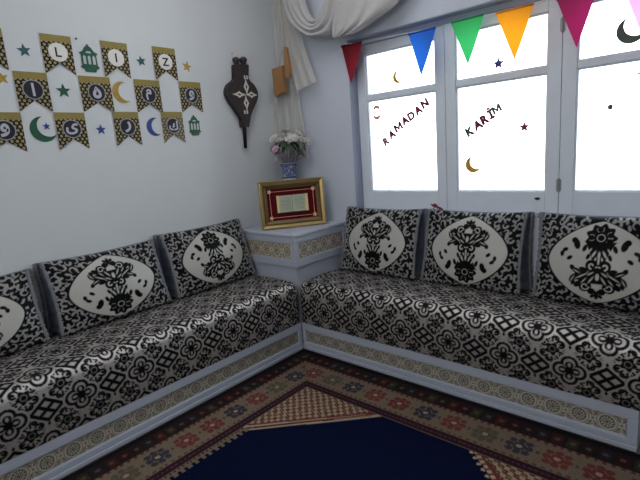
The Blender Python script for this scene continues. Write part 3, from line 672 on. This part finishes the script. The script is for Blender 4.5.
for k in range(16):
    a = -2.3 + k * 3.6 / 15 + rnd.uniform(-.1, .1); rr = rnd.uniform(.055, .12); h = rnd.uniform(.12, .215); c = Vector((rr * math.cos(a) + .02, rr * math.sin(a) + .01, h))
    if vx + c.x < .06 or vy + c.y > -.05: continue
    d = Vector((math.cos(a), math.sin(a), .45)).normalized(); t_ = (Vector((0, 0, 1)) - d * d.z + Vector((-math.sin(a), math.cos(a), 0)) * rnd.uniform(-.9, .9)).normalized(); s2 = d.cross(t_)
    L_, Rr, Mi = [], [], []
    for q, wd in ((-.038, 0), (-.016, .015), (.008, .016), (.04, 0)):
        m_ = c + t_ * q - d * (q * q * 6); Mi.append(m_); L_.append(m_ + s2 * wd + d * .003); Rr.append(m_ - s2 * wd + d * .003)
    bm = bmesh.new(); vl = [bm.verts.new(q) for q in L_]; vm = [bm.verts.new(q) for q in Mi]; vr = [bm.verts.new(q) for q in Rr]
    for i in range(3):
        bm.faces.new((vl[i], vl[i + 1], vm[i + 1], vm[i])); bm.faces.new((vm[i], vm[i + 1], vr[i + 1], vr[i]))
    tube(bm, [tuple(c - t_ * .036), tuple(c * .5 + Vector((0, 0, .01))), (0, 0, -.02)], .0015, 4)
    obj('leaf', bm, M['leaf'], bq)
bm = bmesh.new(); n = 40; rings = []
for r0, z in ((.040, .05), (.052, .085), (.078, .12), (.098, .152)):
    rings.append([bm.verts.new(((r0 + .008 * math.sin(7 * q) * z / .15) * math.cos(q), (r0 + .008 * math.sin(7 * q) * z / .15) * math.sin(q), z + .006 * math.sin(5 * q))) for q in np.linspace(0, 2 * PI, n + 1)[:-1]])
for a, b in zip(rings, rings[1:]):
    for k in range(n): bm.faces.new((a[k], a[(k + 1) % n], b[(k + 1) % n], b[k]))
obj('wrapping_film', bm, M['tissue'], bq, smooth=True)

# ------------------------------------------------------------------ bellows on the left wall
bel = tag(empty('fireplace_bellows', (.004, -.39, 1.46)), 'dark wooden fireplace bellows with bone inlay hung on the left wall', 'bellows'); bo2 = bel.location
LF = ((0, 0, 0), (0, 1, 0), (0, 0, 1), (1, 0, 0))
def spline(pts, n=6):
    out = []
    for i in range(len(pts) - 1):
        p0, p1, p2, p3 = [np.array(pts[max(0, min(len(pts) - 1, j))]) for j in (i - 1, i, i + 1, i + 2)]
        for t in np.linspace(0, 1, n + 1)[:-1]: out.append(tuple(.5 * ((2 * p1) + (p2 - p0) * t + (2 * p0 - 5 * p1 + 4 * p2 - p3) * t ** 2 + (3 * p1 - p0 - 3 * p2 + p3) * t ** 3)))
    return out + [tuple(pts[-1])]
le = [(-.428, 1.878), (-.432, 1.85), (-.437, 1.81), (-.445, 1.78), (-.500, 1.742), (-.521, 1.690), (-.503, 1.640), (-.466, 1.592), (-.432, 1.545), (-.416, 1.515), (-.414, 1.464)]
ri = [(-.310, 1.885), (-.314, 1.85), (-.320, 1.815), (-.322, 1.785), (-.275, 1.750), (-.248, 1.698), (-.262, 1.650), (-.296, 1.602), (-.330, 1.550), (-.345, 1.515), (-.363, 1.464)]
poly = spline(le) + spline(ri)[::-1]
bm = bmesh.new(); prism(bm, poly, LF, .006, .022, bev=.003); obj('back_board', bm, M['blackwood'], bel, off=bo2)
cen = np.mean(np.array(poly), 0)
bm = bmesh.new(); prism(bm, [tuple(cen + (np.array(p) - cen) * .95) for p in poly], LF, .022, .034); obj('leather_folds', bm, mat('black leather', srgb(18, 16, 18), .6), bel, off=bo2)
bm = bmesh.new(); prism(bm, poly, LF, .034, .048, bev=.004); bd2 = obj('front_board', bm, M['blackwood'], bel, off=bo2)
for (hy, hz_) in ((-.402, 1.905), (-.338, 1.912)):
    bm = bmesh.new(); tube(bm, [(.028, hy, hz_ - .04), (.028, hy, hz_ - .012), (.028, hy, hz_), (.028, hy, hz_ + .014), (.028, hy, hz_ + .024)], [.018, .017, .026, .024, .010], 14); obj('handle', bm, M['blackwood'], bel, smooth=True, off=bo2)
def lozenge(y, z, ly, lz): return [(y - ly, z), (y - ly * .3, z - lz * .5), (y, z - lz), (y + ly * .3, z - lz * .5), (y + ly, z), (y + ly * .3, z + lz * .5), (y, z + lz), (y - ly * .3, z + lz * .5)]
for y, z, ly, lz in ((-.352, 1.735, .020, .050), (-.420, 1.682, .050, .019), (-.312, 1.684, .045, .019), (-.366, 1.627, .020, .046)):
    bm = bmesh.new(); prism(bm, lozenge(y, z, ly * 1.2, lz * 1.2), LF, .0478, .0488); i_ = obj('inlay', bm, M['inlay'], bel, off=bo2)
    bm = bmesh.new(); prism(bm, lozenge(y, z, ly * .4, lz * .4), LF, .0486, .0492); obj('inlay_core', bm, M['blackwood'], i_, off=bo2)
for y, z in ((-.348, 1.798), (-.378, 1.566)):
    bm = bmesh.new()
    for dy in (-.017, .005): prism(bm, [(y + dy, z - .013), (y + dy + .014, z - .010), (y + dy + .012, z + .013), (y + dy, z + .011)], LF, .0478, .0488)
    obj('inlay', bm, M['inlay'], bel, off=bo2)
bm = bmesh.new(); tube(bm, [(.028, -.388, 1.475), (.028, -.392, 1.42), (.028, -.398, 1.322)], [.016, .013, .011], 12); obj('nozzle', bm, M['iron'], bel, smooth=True, off=bo2)
bm = bmesh.new(); tube(bm, [(.028 + .0 * t, -.408 + .016 * math.cos(t), 1.943 + .018 * math.sin(t)) for t in np.linspace(0, 2 * PI, 16)], .003, 6)
tube(bm, [(.0, -.412, 1.955), (.034, -.412, 1.957)], .0035, 6); obj('hanging_loop', bm, M['inlay'], bel, off=bo2)

# ------------------------------------------------------------------ paper pennants on the left wall
def pennant(y0, y1, ztop, glyph, white_disc, label, pale=False, seed=0, group=None, skew=0):
    w = y1 - y0; h = .187; root = tag(empty('wall_pennant', (.0, (y0 + y1) / 2, ztop)), label, 'pennant', group)
    nu, nv = 70, 84; a = np.linspace(-1, 1, nu); b = np.linspace(0, 1, nv); Aa, Bb = np.meshgrid(a, b)
    hh = h - .052 * (1 - np.abs(Aa)); y = Aa * w / 2 + skew * Bb; z = -Bb * hh
    x = .0045 + .003 * np.sin(2.2 * Aa + seed) * Bb
    black = lin(np.array([26, 24, 26]) / 255.); gold = lin(np.array([134, 120, 64]) / 255.); dot = lin(np.array([176, 160, 118]) / 255.)
    if pale: black = lin(np.array([84, 74, 58]) / 255.); dot = lin(np.array([170, 160, 132]) / 255.)  # pale card: lighter brown ground
    P = .0225; v = -z; row = np.round(v / (P * .75)); du = y - (row % 2) * P / 2; du = du - np.round(du / P) * P; dv = v - row * P * .75
    d = np.hypot(du, dv) - .0062
    col = mixc(np.broadcast_to(black, Aa.shape + (3,)), dot, S(d, .004)); col = mixc(col, black, S(np.hypot(du, dv) - .0022, .003))
    band = S(v - .036 + .004 * np.abs(np.sin(y * 120)), .003); rs = np.random.RandomState(seed)
    col = mixc(col, gold[None, None, :] * (1 + .35 * (rs.rand(nv, nu, 1) - .5)), band)
    grid('card', np.stack([x, y, z], -1), col, M['card'], root, smooth=True)
    cz = -.083; R = .045 if white_disc else .048
    mw_ = mat('white card', srgb(214, 212, 206), .6); md = mat('midnight card', srgb(20, 18, 34), .5)
    circ = lambda r: [(r * math.cos(t), cz + r * math.sin(t)) for t in np.linspace(0, 2 * PI, 37)[:-1]]
    bm = bmesh.new(); prism(bm, circ(R * (1 if white_disc else .98)), ((0, skew * .4, 0), (0, 1, 0), (0, 0, 1), (1, 0, 0)), .0078, .0095); disc = obj('disc', bm, mw_ if white_disc else mat('grey rim card', srgb(150, 148, 150), .5), root)
    x0 = .0098
    if not white_disc:
        bm = bmesh.new(); prism(bm, circ(R * .88), ((0, skew * .4, 0), (0, 1, 0), (0, 0, 1), (1, 0, 0)), .0095, .0102); obj('disc_face', bm, md, disc); x0 = .0106
    if glyph:
        bm = text_bm(glyph, .062 if white_disc else .075, .0008, .0012 if white_disc else .0022)
        if len(bm.verts):
            ys = [v_.co.y for v_ in bm.verts]; xs = [v_.co.x for v_ in bm.verts]; sz = max(max(ys) - min(ys), max(xs) - min(xs)); k = (.046 if white_disc else .062) / sz
            for v_ in bm.verts: v_.co = Vector((x0 + v_.co.z * k, v_.co.x * k + skew * .4, v_.co.y * k + cz))
            obj('lettering', bm, mat('black print', srgb(18, 18, 20), .5) if white_disc else mat('silver print', srgb(176, 176, 186), .5), root)
    return root
g1, g2, g3 = 'pennants in the top row with Latin letters', 'pennants in the middle row with Arabic letters', 'pennants in the bottom row with Arabic letters'
pennant(-1.907, -1.757, 1.931, 'Z', True, 'top row pennant cut off by the left edge of the photo', seed=1, group=g1)
pennant(-1.599, -1.454, 1.931, 'L', True, 'black and gold pennant with the letter L in a white circle', seed=2, group=g1)
pennant(-1.304, -1.156, 1.932, 'I', True, 'black and gold pennant with the letter I in a white circle', seed=3, group=g1)
pennant(-1.003, -.853, 1.937, 'Z', True, 'black and gold pennant with the letter Z in a white circle', seed=4, group=g1)
pennant(-1.745, -1.598, 1.744, '\u0627', False, 'middle row pennant with one upright bar on a dark disc', seed=5, group=g2)
pennant(-1.447, -1.283, 1.743, '\u0647', False, 'middle row pennant between the green star and the gold moon', seed=6, group=g2)
pennant(-1.146, -.986, 1.744, '\u0645', False, 'middle row pennant just right of the gold moon', seed=7, group=g2)
pennant(-.853, -.697, 1.750, '\u0648', False, 'rightmost pennant of the middle row', seed=8, group=g2)
pennant(-1.905, -1.745, 1.553, '\u0648', False, 'bottom row pennant cut off at the left, left of the green moon', seed=9, group=g3)
pennant(-1.598, -1.448, 1.555, '\u0649', False, 'bottom row pennant with an S shaped Arabic letter right of the green moon', seed=10, group=g3)
pennant(-1.296, -1.148, 1.562, '\u0631', False, 'bottom row pennant between the blue star and the blue moon', seed=11, group=g3)
pennant(-1.004, -.858, 1.566, '\u0643', False, 'pale brown bottom row pennant right of the blue moon', pale=True, seed=12, group=g3)

def cutout(name, pts, y, z, m, label, cat, extra=()):
    bm = bmesh.new(); prism(bm, pts, ((0, 0, 0), (0, 1, 0), (0, 0, 1), (1, 0, 0)), 0, .0035)
    return tag(obj(name, bm, m, loc=(-.001, y, z)), label, cat)
cutout('star_cutout', star_pts(.032, rot=PI / 2 + .1), -1.677, 1.842, F['teal'], 'teal glitter star left of the letter L pennant', 'star')
cutout('star_cutout', star_pts(.037), -1.530, 1.662, F['green'], 'green glitter star between two middle row pennants', 'star')
cutout('star_cutout', star_pts(.030, rot=PI / 2 + .15), -1.080, 1.847, F['teal'], 'small teal star between the letter I and letter Z pennants', 'star')
cutout('star_cutout', star_pts(.034, rot=PI / 2 - .2), -.778, 1.841, F['gold'], 'gold glitter star right of the letter Z pennant', 'star')
cutout('star_cutout', star_pts(.030, rot=PI / 2 + .2), -1.793, 1.708, F['gold'], 'gold glitter star at the left edge of the photo', 'star')
cutout('star_cutout', star_pts(.029), -1.372, 1.466, F['blue'], 'blue glitter star between two bottom row pennants', 'star')
cutout('moon_cutout', moon_pts(.058, .050, .026, math.radians(10)), -1.218, 1.668, F['gold'], 'gold glitter crescent moon in the middle row', 'moon')
cutout('moon_cutout', moon_pts(.053, .047, .025, math.radians(8)), -1.050, 1.478, F['blue'], 'blue glitter crescent moon in the bottom row', 'moon')
cutout('moon_cutout', moon_pts(.062, .052, .028, math.radians(32)), -1.655, 1.473, F['green'], 'large green glitter crescent moon in the bottom row', 'moon')
cutout('star_cutout', star_pts(.019), -1.640, 1.487, F['blue'], 'tiny navy star inside the green crescent moon', 'star')
def lantern(y, z, h, label):
    r = tag(empty('lantern_cutout', (.0012, y, z)), label, 'lantern'); w = h * .36; fr_ = ((0, 0, 0), (0, 1, 0), (0, 0, 1), (1, 0, 0))
    body = [(-w * .62, -h * .40), (-w * .55, -h * .5), (w * .55, -h * .5), (w * .62, -h * .40), (w, -h * .34), (w * .82, -h * .25), (w * .82, h * .12), (w, h * .2), (w * .62, h * .26), (w * .32, h * .42), (w * .12, h * .46), (w * .1, h * .52), (-w * .1, h * .52), (-w * .12, h * .46), (-w * .32, h * .42), (-w * .62, h * .26), (-w, h * .2), (-w * .82, h * .12), (-w * .82, -h * .25), (-w, -h * .34)]
    bm = bmesh.new(); prism(bm, body, fr_, 0, .0035); obj('lantern_shape', bm, F['green'], r)
    bm = bmesh.new()
    for k in (-1, 0, 1): prism(bm, [(k * w * .5 - w * .14, -h * .22), (k * w * .5 + w * .14, -h * .22), (k * w * .5 + w * .14, h * .06), (k * w * .5, h * .11), (k * w * .5 - w * .14, h * .06)], fr_, .0035, .0042)
    prism(bm, [(-w * .3, h * .2), (w * .3, h * .2), (w * .2, h * .26), (-w * .2, h * .26)], fr_, .0035, .0042)
    obj('window_cut', bm, mat('pale card', srgb(176, 182, 184), .7), r)
lantern(-1.375, 1.833, .135, 'large green glitter lantern between the letter L and letter I pennants')
lantern(-.776, 1.484, .122, 'small green glitter lantern at the right end of the bottom row')
cutout('wall_spot', [(.006 * math.cos(t), .006 * math.sin(t)) for t in np.linspace(0, 2 * PI, 10)[:-1]], -1.425, 1.926, F['grey'], 'tiny grey blob of putty above the letter L pennant', 'putty')

# ------------------------------------------------------------------ curtains in the corner
def strip(name, left, right, folds, amp, nu, nv, m, parent, seed=0, yb=None, off=None):
    """cloth between two edge paths (world xyz lists, top to bottom), rippled across into folds"""
    def samp(p, t):
        p = np.array(p, float); s = np.linspace(0, 1, len(p)); return np.stack([np.interp(t, s, p[:, k]) for k in range(3)], -1)
    v = np.linspace(0, 1, nv); Lp, Rp = samp(left, v), samp(right, v); u = np.linspace(0, 1, nu)
    P = Lp[:, None, :] * (1 - u[None, :, None]) + Rp[:, None, :] * u[None, :, None]
    t = (Rp - Lp); nrm = np.cross(np.gradient(Lp, axis=0) + 1e-9, t); nrm = nrm / (np.linalg.norm(nrm, axis=1, keepdims=True) + 1e-9)
    rs = np.random.RandomState(seed); ph = rs.uniform(0, 6, 3)
    rip = np.sin(u[None, :] * 2 * PI * folds + ph[0] + .8 * np.sin(3 * v[:, None] + ph[1])) + .45 * np.sin(u[None, :] * 2 * PI * folds * 1.9 + ph[2] + 2 * v[:, None])
    P = P + nrm[:, None, :] * (rip * amp)[..., None]
    if off is not None: P = P - np.array(off)
    P[..., 1] = np.minimum(P[..., 1], -.008 - (0 if off is None else off[1]))
    bm = bmesh.new(); vv = [[bm.verts.new(P[j, i]) for i in range(nu)] for j in range(nv)]
    for j in range(nv - 1):
        for i in range(nu - 1): bm.faces.new((vv[j][i], vv[j][i + 1], vv[j + 1][i + 1], vv[j + 1][i]))
    return obj(name, bm, m, parent, smooth=True)
she = tag(empty('sheer_curtain', (.15, -.07, 2.4)), 'narrow grey sheer curtain hanging in the corner behind the flowers', 'curtain'); so = she.location
strip('long_panel', [(.045, -.04, 2.5), (.04, -.05, 1.9), (.024, -.10, 1.55), (.022, -.115, 1.22)], [(.22, -.045, 2.5), (.225, -.045, 1.95), (.26, -.05, 1.6), (.310, -.05, 1.22)], 4, .009, 60, 40, M['sheer'], she, 2, off=so)
strip('short_tail', [(.15, -.085, 2.45), (.19, -.085, 2.15), (.235, -.09, 1.9), (.290, -.095, 1.69)], [(.25, -.085, 2.45), (.315, -.09, 2.15), (.400, -.095, 1.9), (.480, -.10, 1.722)], 2.5, .012, 50, 30, M['sheer'], she, 5, off=so)
bm = bmesh.new(); prism(bm, [(.092, 1.862), (.196, 1.868), (.192, 1.690), (.108, 1.668), (.096, 1.69)], ((0, -.125, 0), (1, 0, 0), (0, 0, 1), (0, -1, 0)), -.022, .016, bev=.004)
hang = tag(empty('wooden_pendant', (.17, -.11, 1.85)), 'pair of tan wooden blocks hanging against the sheer curtain', 'ornament'); ho = hang.location
obj('block', bm, M['tan'], hang, off=ho)
bm = bmesh.new(); prism(bm, [(.236, 1.985), (.258, 1.975), (.276, 1.82), (.270, 1.775), (.222, 1.785), (.232, 1.86)], ((0, -.135, 0), (1, 0, 0), (0, 0, 1), (0, -1, 0)), -.012, .012, bev=.003); obj('block', bm, M['tan'], hang, off=ho)
bm = bmesh.new(); tube(bm, [(.15, -.122, 1.86), (.19, -.128, 1.95), (.245, -.135, 1.98), (.22, -.12, 2.2), (.2, -.1, 2.45)], .003, 6); obj('hanging_cord', bm, mat('brown cord', srgb(140, 132, 120)), hang, off=ho)

sw = tag(empty('swag_curtain', (.6, -.12, 2.5)), 'off white swag of draped curtain above the left end of the window', 'curtain'); wo = sw.location
def fold_swag(paths, rad, name, m, seed):
    """ruched cloth: ridge lines (each a world-xyz path) lofted side by side with a rounded bulge between neighbours"""
    rs = np.random.RandomState(seed); ns = 48; rows = []
    pts = []
    for p in paths:
        q = np.array(spline([tuple(a) for a in p], 10)); s = np.linspace(0, 1, len(q)); t = np.linspace(0, 1, ns); pts.append(np.stack([np.interp(t, s, q[:, k]) for k in range(3)], -1))
    for i in range(len(pts) - 1):
        for f in np.linspace(0, 1, 7)[:-1]:
            r = pts[i] * (1 - f) + pts[i + 1] * f; r = r.copy(); r[:, 1] -= rad * (math.sin(f * PI) ** .7) * (1 + .3 * np.sin(np.linspace(0, 5, ns) + i * 1.7)); rows.append(r)
    rows.append(pts[-1])
    bm = bmesh.new(); vv = [[bm.verts.new(r[k] - np.array(wo)) for k in range(ns)] for r in rows]
    for a, b in zip(vv, vv[1:]):
        for k in range(ns - 1): bm.faces.new((a[k], a[k + 1], b[k + 1], b[k]))
    return obj(name, bm, m, sw, smooth=True)
# first lobe: a U seen edge-on, wall showing through its mouth
i0 = [(.40, -.09, 2.40), (.43, -.10, 2.225), (.49, -.11, 2.115), (.545, -.11, 2.11), (.60, -.10, 2.215), (.63, -.09, 2.40)]
o0 = [(.20, -.10, 2.40), (.265, -.11, 2.17), (.385, -.12, 2.045), (.53, -.13, 1.978), (.67, -.12, 2.02), (.80, -.10, 2.40)]
def between(a, b, f, dy=0): return [tuple(np.array(p) * (1 - f) + np.array(q) * f + np.array((0, dy, 0))) for p, q in zip(a, b)]
fold_swag([i0, between(i0, o0, .28, -.015), between(i0, o0, .5, -.03), between(i0, o0, .75, -.02), o0], .026, 'draped_lobe', M['swag'], 1)
# second lobe: folds fanning down from the right to a point under the first
a1 = [(.64, -.09, 2.42), (.655, -.10, 2.20), (.655, -.12, 2.06), (.650, -.12, 1.965)]
ps = [a1, [(.76, -.09, 2.42), (.75, -.11, 2.20), (.71, -.12, 2.05), (.668, -.12, 1.955)], [(.90, -.09, 2.42), (.86, -.11, 2.18), (.79, -.12, 2.02), (.705, -.12, 1.950)],
      [(1.04, -.09, 2.42), (.98, -.11, 2.17), (.88, -.12, 2.01), (.745, -.12, 1.948)], [(1.30, -.09, 2.42), (1.16, -.10, 2.09), (.96, -.115, 1.985), (.80, -.12, 1.945)]]
fold_swag(ps, .024, 'draped_tail', M['swag'], 2)
rod = tag(obj('curtain_rod', tube(bmesh.new(), [(.02, -.10, 2.47), (2.9, -.10, 2.47)], .014, 12), M['hinge']), 'thin curtain rod high above the window carrying the swag', 'rod')

# red ribbon lying on the sill behind the cushions
rb = bmesh.new(); tube(rb, [(1.215, .045, .892), (1.225, .04, .883), (1.245, .03, .89), (1.262, .03, .876), (1.285, .028, .868), (1.305, .03, .853), (1.33, .03, .850)], [.004, .006, .010, .007, .009, .006, .003], 7)
ball(rb, (1.25, .028, .884), .013, (1.3, .7, .8), 8); ball(rb, (1.29, .028, .862), .011, (1.2, .7, .8), 8); tube(rb, [(1.25, .03, .884), (1.235, .03, .862), (1.24, .03, .847)], .004, 6)
tag(obj('ribbon', rb, mat('dark red ribbon', srgb(104, 26, 46), .6, var=.2), smooth=True), 'crumpled dark red ribbon on the window sill above the cushions', 'ribbon')

# ------------------------------------------------------------------ rug
def rug():
    x0, x1, y1, y0 = .585, 2.70, -.548, -3.3; st = .0052
    xs = np.concatenate([np.arange(x0, x1, st)]); ys = np.concatenate([np.arange(y1, -2.35, -st), np.arange(-2.35, y0, -.02)]); X, Y = np.meshgrid(xs, ys)
    L = lambda r, g, b: lin(np.array([r, g, b]) / 255.)
    navy, cream, beige, dred, brown, rust, green, dk = L(12, 17, 40), L(150, 132, 112), L(102, 90, 76), L(66, 34, 38), L(52, 42, 42), L(96, 50, 48), L(76, 72, 60), L(50, 48, 56)
    # distance to the nearest rug edge and the coordinate running along it
    ds = np.stack([X - x0, x1 - X, y1 - Y, Y - y0], -1); i = np.argmin(ds, -1); d = np.min(ds, -1); s = np.where(i < 2, Y - y1, X - x0)
    aa = .005
    col = np.broadcast_to(beige, X.shape + (3,)).copy()
    # outer guard of small squares
    g = d < .118; cells = np.floor(s / .058).astype(int); fs = (s / .058) % 1; pal = np.array([dred, dk, green * .7, rust * .7, brown])
    sq = pal[(cells * 7 + (cells // 3) * 2) % 5]; col[g] = (brown * .5)[None]; m = g & (np.abs(d - .075) < .030) & (fs > .14) & (fs < .86)
    col[m] = sq[m] * .55; dotm = m & (np.hypot((fs - .5) * .058, d - .075) < .011); col[dotm] = (beige * .5)[None]
    col[(d > .108) & (d < .120)] = (brown * .6)[None]; col[d < .03] = (dk * .25)[None]
    # main border: beige with big flowered squares in turn navy, red, green
    b = (d >= .120) & (d < .300); c2 = np.floor(s / .1437 - .42).astype(int); f2 = ((s / .1437 - .42) % 1 - .5) * .1437; dd = d - .210
    pal2 = np.array([dk, rust, green, dk * 1.1, rust, rust * .9]); fc = pal2[np.mod(c2, 6)]
    petals = np.zeros_like(X, bool)
    for a in range(8):
        ca, sa = math.cos(a * PI / 4), math.sin(a * PI / 4); R = .040 if a % 2 == 0 else .046
        petals |= np.hypot(f2 - R * ca, dd - R * sa) < .0155
    petals |= np.hypot(f2, dd) < .027
    m = b & petals; col[m] = fc[m]; m = b & (np.hypot(f2, dd) < .012); col[m] = (cream * .8)[None]
    m = b & (np.abs(np.abs(dd) - .080) < .0055) & (((s / .03) % 1) < .5); col[m] = rust[None] * .8
    m = b & (np.abs(f2) > .066) & (np.abs(dd) < .012); col[m] = green[None] * .8
    # inner lines
    m = (d >= .300) & (d < .345); col[m] = L(46, 27, 36)[None]
    m = (d >= .318) & (d < .326) & (((s / .022) % 1) < .55); col[m] = (beige * .55)[None]
    m = (d >= .345) & (d < .352); col[m] = (beige * .8)[None]
    # field: navy hexagon with cream comb edge, spandrels of small red diamonds
    fx0, fx1, fy1, fy0 = x0 + .352, x1 - .352, y1 - .305 - .02, y0 + .352
    inn = d >= .352
    ch = .50; px = np.minimum(X - fx0, fx1 - X); py = np.minimum(fy1 - Y, Y - fy0); e = (px + py * 1.04 - ch) / math.sqrt(2)   # <0 in the spandrel
    spand = inn & (e < 0)
    u, v = (X + Y) / math.sqrt(2), (X - Y) / math.sqrt(2); P = .031; cu = (u / P) % 1 - .5; cv = (v / P) % 1 - .5; par = (np.floor(u / P) + np.floor(v / P)) % 2
    scol = np.where((par > 0)[..., None], L(84, 40, 36)[None, None], L(84, 62, 44)[None, None]); dia = (np.abs(cu) + np.abs(cv) * .8) < .47
    c_ = np.broadcast_to(cream * .8, X.shape + (3,)).copy(); c_[dia] = scol[dia]; c_[(np.abs(cu) < .08) & (np.abs(cv) < .08)] = cream * .7
    col[spand] = c_[spand]
    m = inn & (e >= -.030) & (e < 0); col[m] = (rust * .8)[None]; m = inn & (e >= -.018) & (e < 0) & (np.abs(((v / .03) % 1) - .5) < .32); col[m] = cream[None]
    field = inn & (e >= 0); fcol = np.broadcast_to(navy, X.shape + (3,)).copy()
    col[field] = fcol[field]
    # small cream beads hanging into the field along the diagonal, a toothed tan comb along the long sides
    m = field & (e < .024) & (np.hypot(((v / .036) % 1 - .5) * .036, e - .011) < .0085); col[m] = cream[None]
    tooth = .022 + .016 * ((((Y) / .034) % 1) < .5); m = field & (px < tooth); col[m] = (beige * .95)[None]
    m = field & (px < .008) & (((Y / .02) % 1) < .5); col[m] = dred[None]
    tooth = .010; m = field & (py < tooth); col[m] = (beige * .8)[None]; m = field & (py < .018) & (py > .006) & (((X / .02) % 1) < .5); col[m] = brown[None]
    rs = np.random.RandomState(1); col = col * (1 + .16 * (rs.rand(*X.shape, 1) - .5))
    Z = np.full_like(X, .006) + .0006 * np.sin(X * 14) * np.sin(Y * 11)
    n = len(xs); k = len(ys)
    # edge binding so the rug has thickness
    ring = [(x0, y1), (x1, y1), (x1, y0), (x0, y0)]; ev = [(a, b_, .006) for a, b_ in ring] + [(a, b_, -.003) for a, b_ in ring]
    ef = [(j, (j + 1) % 4, 4 + (j + 1) % 4, 4 + j) for j in range(4)]
    g_ = grid('rug', np.stack([X, Y, Z], -1), col, M['rug'], extra=(ev, ef, tuple(dred)))
    return tag(g_, 'large patterned rug with navy field and flowered border on the floor', 'rug')
rug()

# ------------------------------------------------------------------ light
w = bpy.data.worlds.new('overcast sky'); sc.world = w; w.use_nodes = True
nt = w.node_tree; bg = nt.nodes['Background']; bg.inputs['Strength'].default_value = 5.9
tc = nt.nodes.new('ShaderNodeTexCoord'); sx = nt.nodes.new('ShaderNodeSeparateXYZ'); nt.links.new(tc.outputs['Generated'], sx.inputs[0])
mr = nt.nodes.new('ShaderNodeMapRange'); mr.inputs['From Min'].default_value = -.3; mr.inputs['From Max'].default_value = .6
nt.links.new(sx.outputs['Z'], mr.inputs['Value'])
mx = nt.nodes.new('ShaderNodeMix'); mx.data_type = 'RGBA'; mx.inputs['A'].default_value = (.62, .68, .76, 1); mx.inputs['B'].default_value = (.92, .97, 1.0, 1)
nt.links.new(mr.outputs['Result'], mx.inputs['Factor']); nt.links.new(mx.outputs['Result'], bg.inputs['Color'])
def area(name, loc, rot, sx_, sy_, power, col, portal=False):
    d = bpy.data.lights.new(name, 'AREA'); d.shape = 'RECTANGLE'; d.size = sx_; d.size_y = sy_; d.energy = power; d.color = col
    if portal: d.cycles.is_portal = True
    o = bpy.data.objects.new(name, d); C.objects.link(o); o.location = loc; o.rotation_euler = rot; return o
area('window_portal', ((WX0 + WX1) / 2, .16, 1.4), (-PI / 2, 0, 0), WX1 - WX0 - .02, 1.05, 1, (1, 1, 1), True)
area('rear_fill_light', (2.2, Y1 + .06, 1.95), (PI / 2, 0, 0), 1.8, .9, 27, (1.0, .985, .965))  # added fill from behind the camera; no window is built there
area('ceiling_bounce_fill', (1.05, -1.05, 2.3), (PI, 0, 0), .9, .9, 17, (1.0, .985, .965))  # unseen fill added under the ceiling, bounced down onto the walls

# ------------------------------------------------------------------ camera
cd = bpy.data.cameras.new('camera'); cam = bpy.data.objects.new('camera', cd); C.objects.link(cam)
yaw, pit, rol, f = math.radians(131.9488), math.radians(-11.0462), math.radians(-4.2962), 456.142
fwd = Vector((math.cos(pit) * math.cos(yaw), math.cos(pit) * math.sin(yaw), math.sin(pit)))
rt = Vector((math.sin(yaw), -math.cos(yaw), 0)); upv = rt.cross(fwd)
c_, s_ = math.cos(rol), math.sin(rol); r2 = rt * c_ + upv * s_; u2 = -rt * s_ + upv * c_
mt = Matrix(((r2.x, u2.x, -fwd.x), (r2.y, u2.y, -fwd.y), (r2.z, u2.z, -fwd.z))).to_4x4(); mt.translation = Vector((2.5699, -2.5183, 1.2666))
cam.matrix_world = mt; cd.sensor_fit = 'HORIZONTAL'; cd.sensor_width = 36; cd.lens = 36 * f / 640; cd.clip_start = .02
sc.camera = cam
sc.view_settings.view_transform = 'Standard'; sc.view_settings.look = 'None'; sc.view_settings.exposure = 0
sc.cycles.use_denoising = True
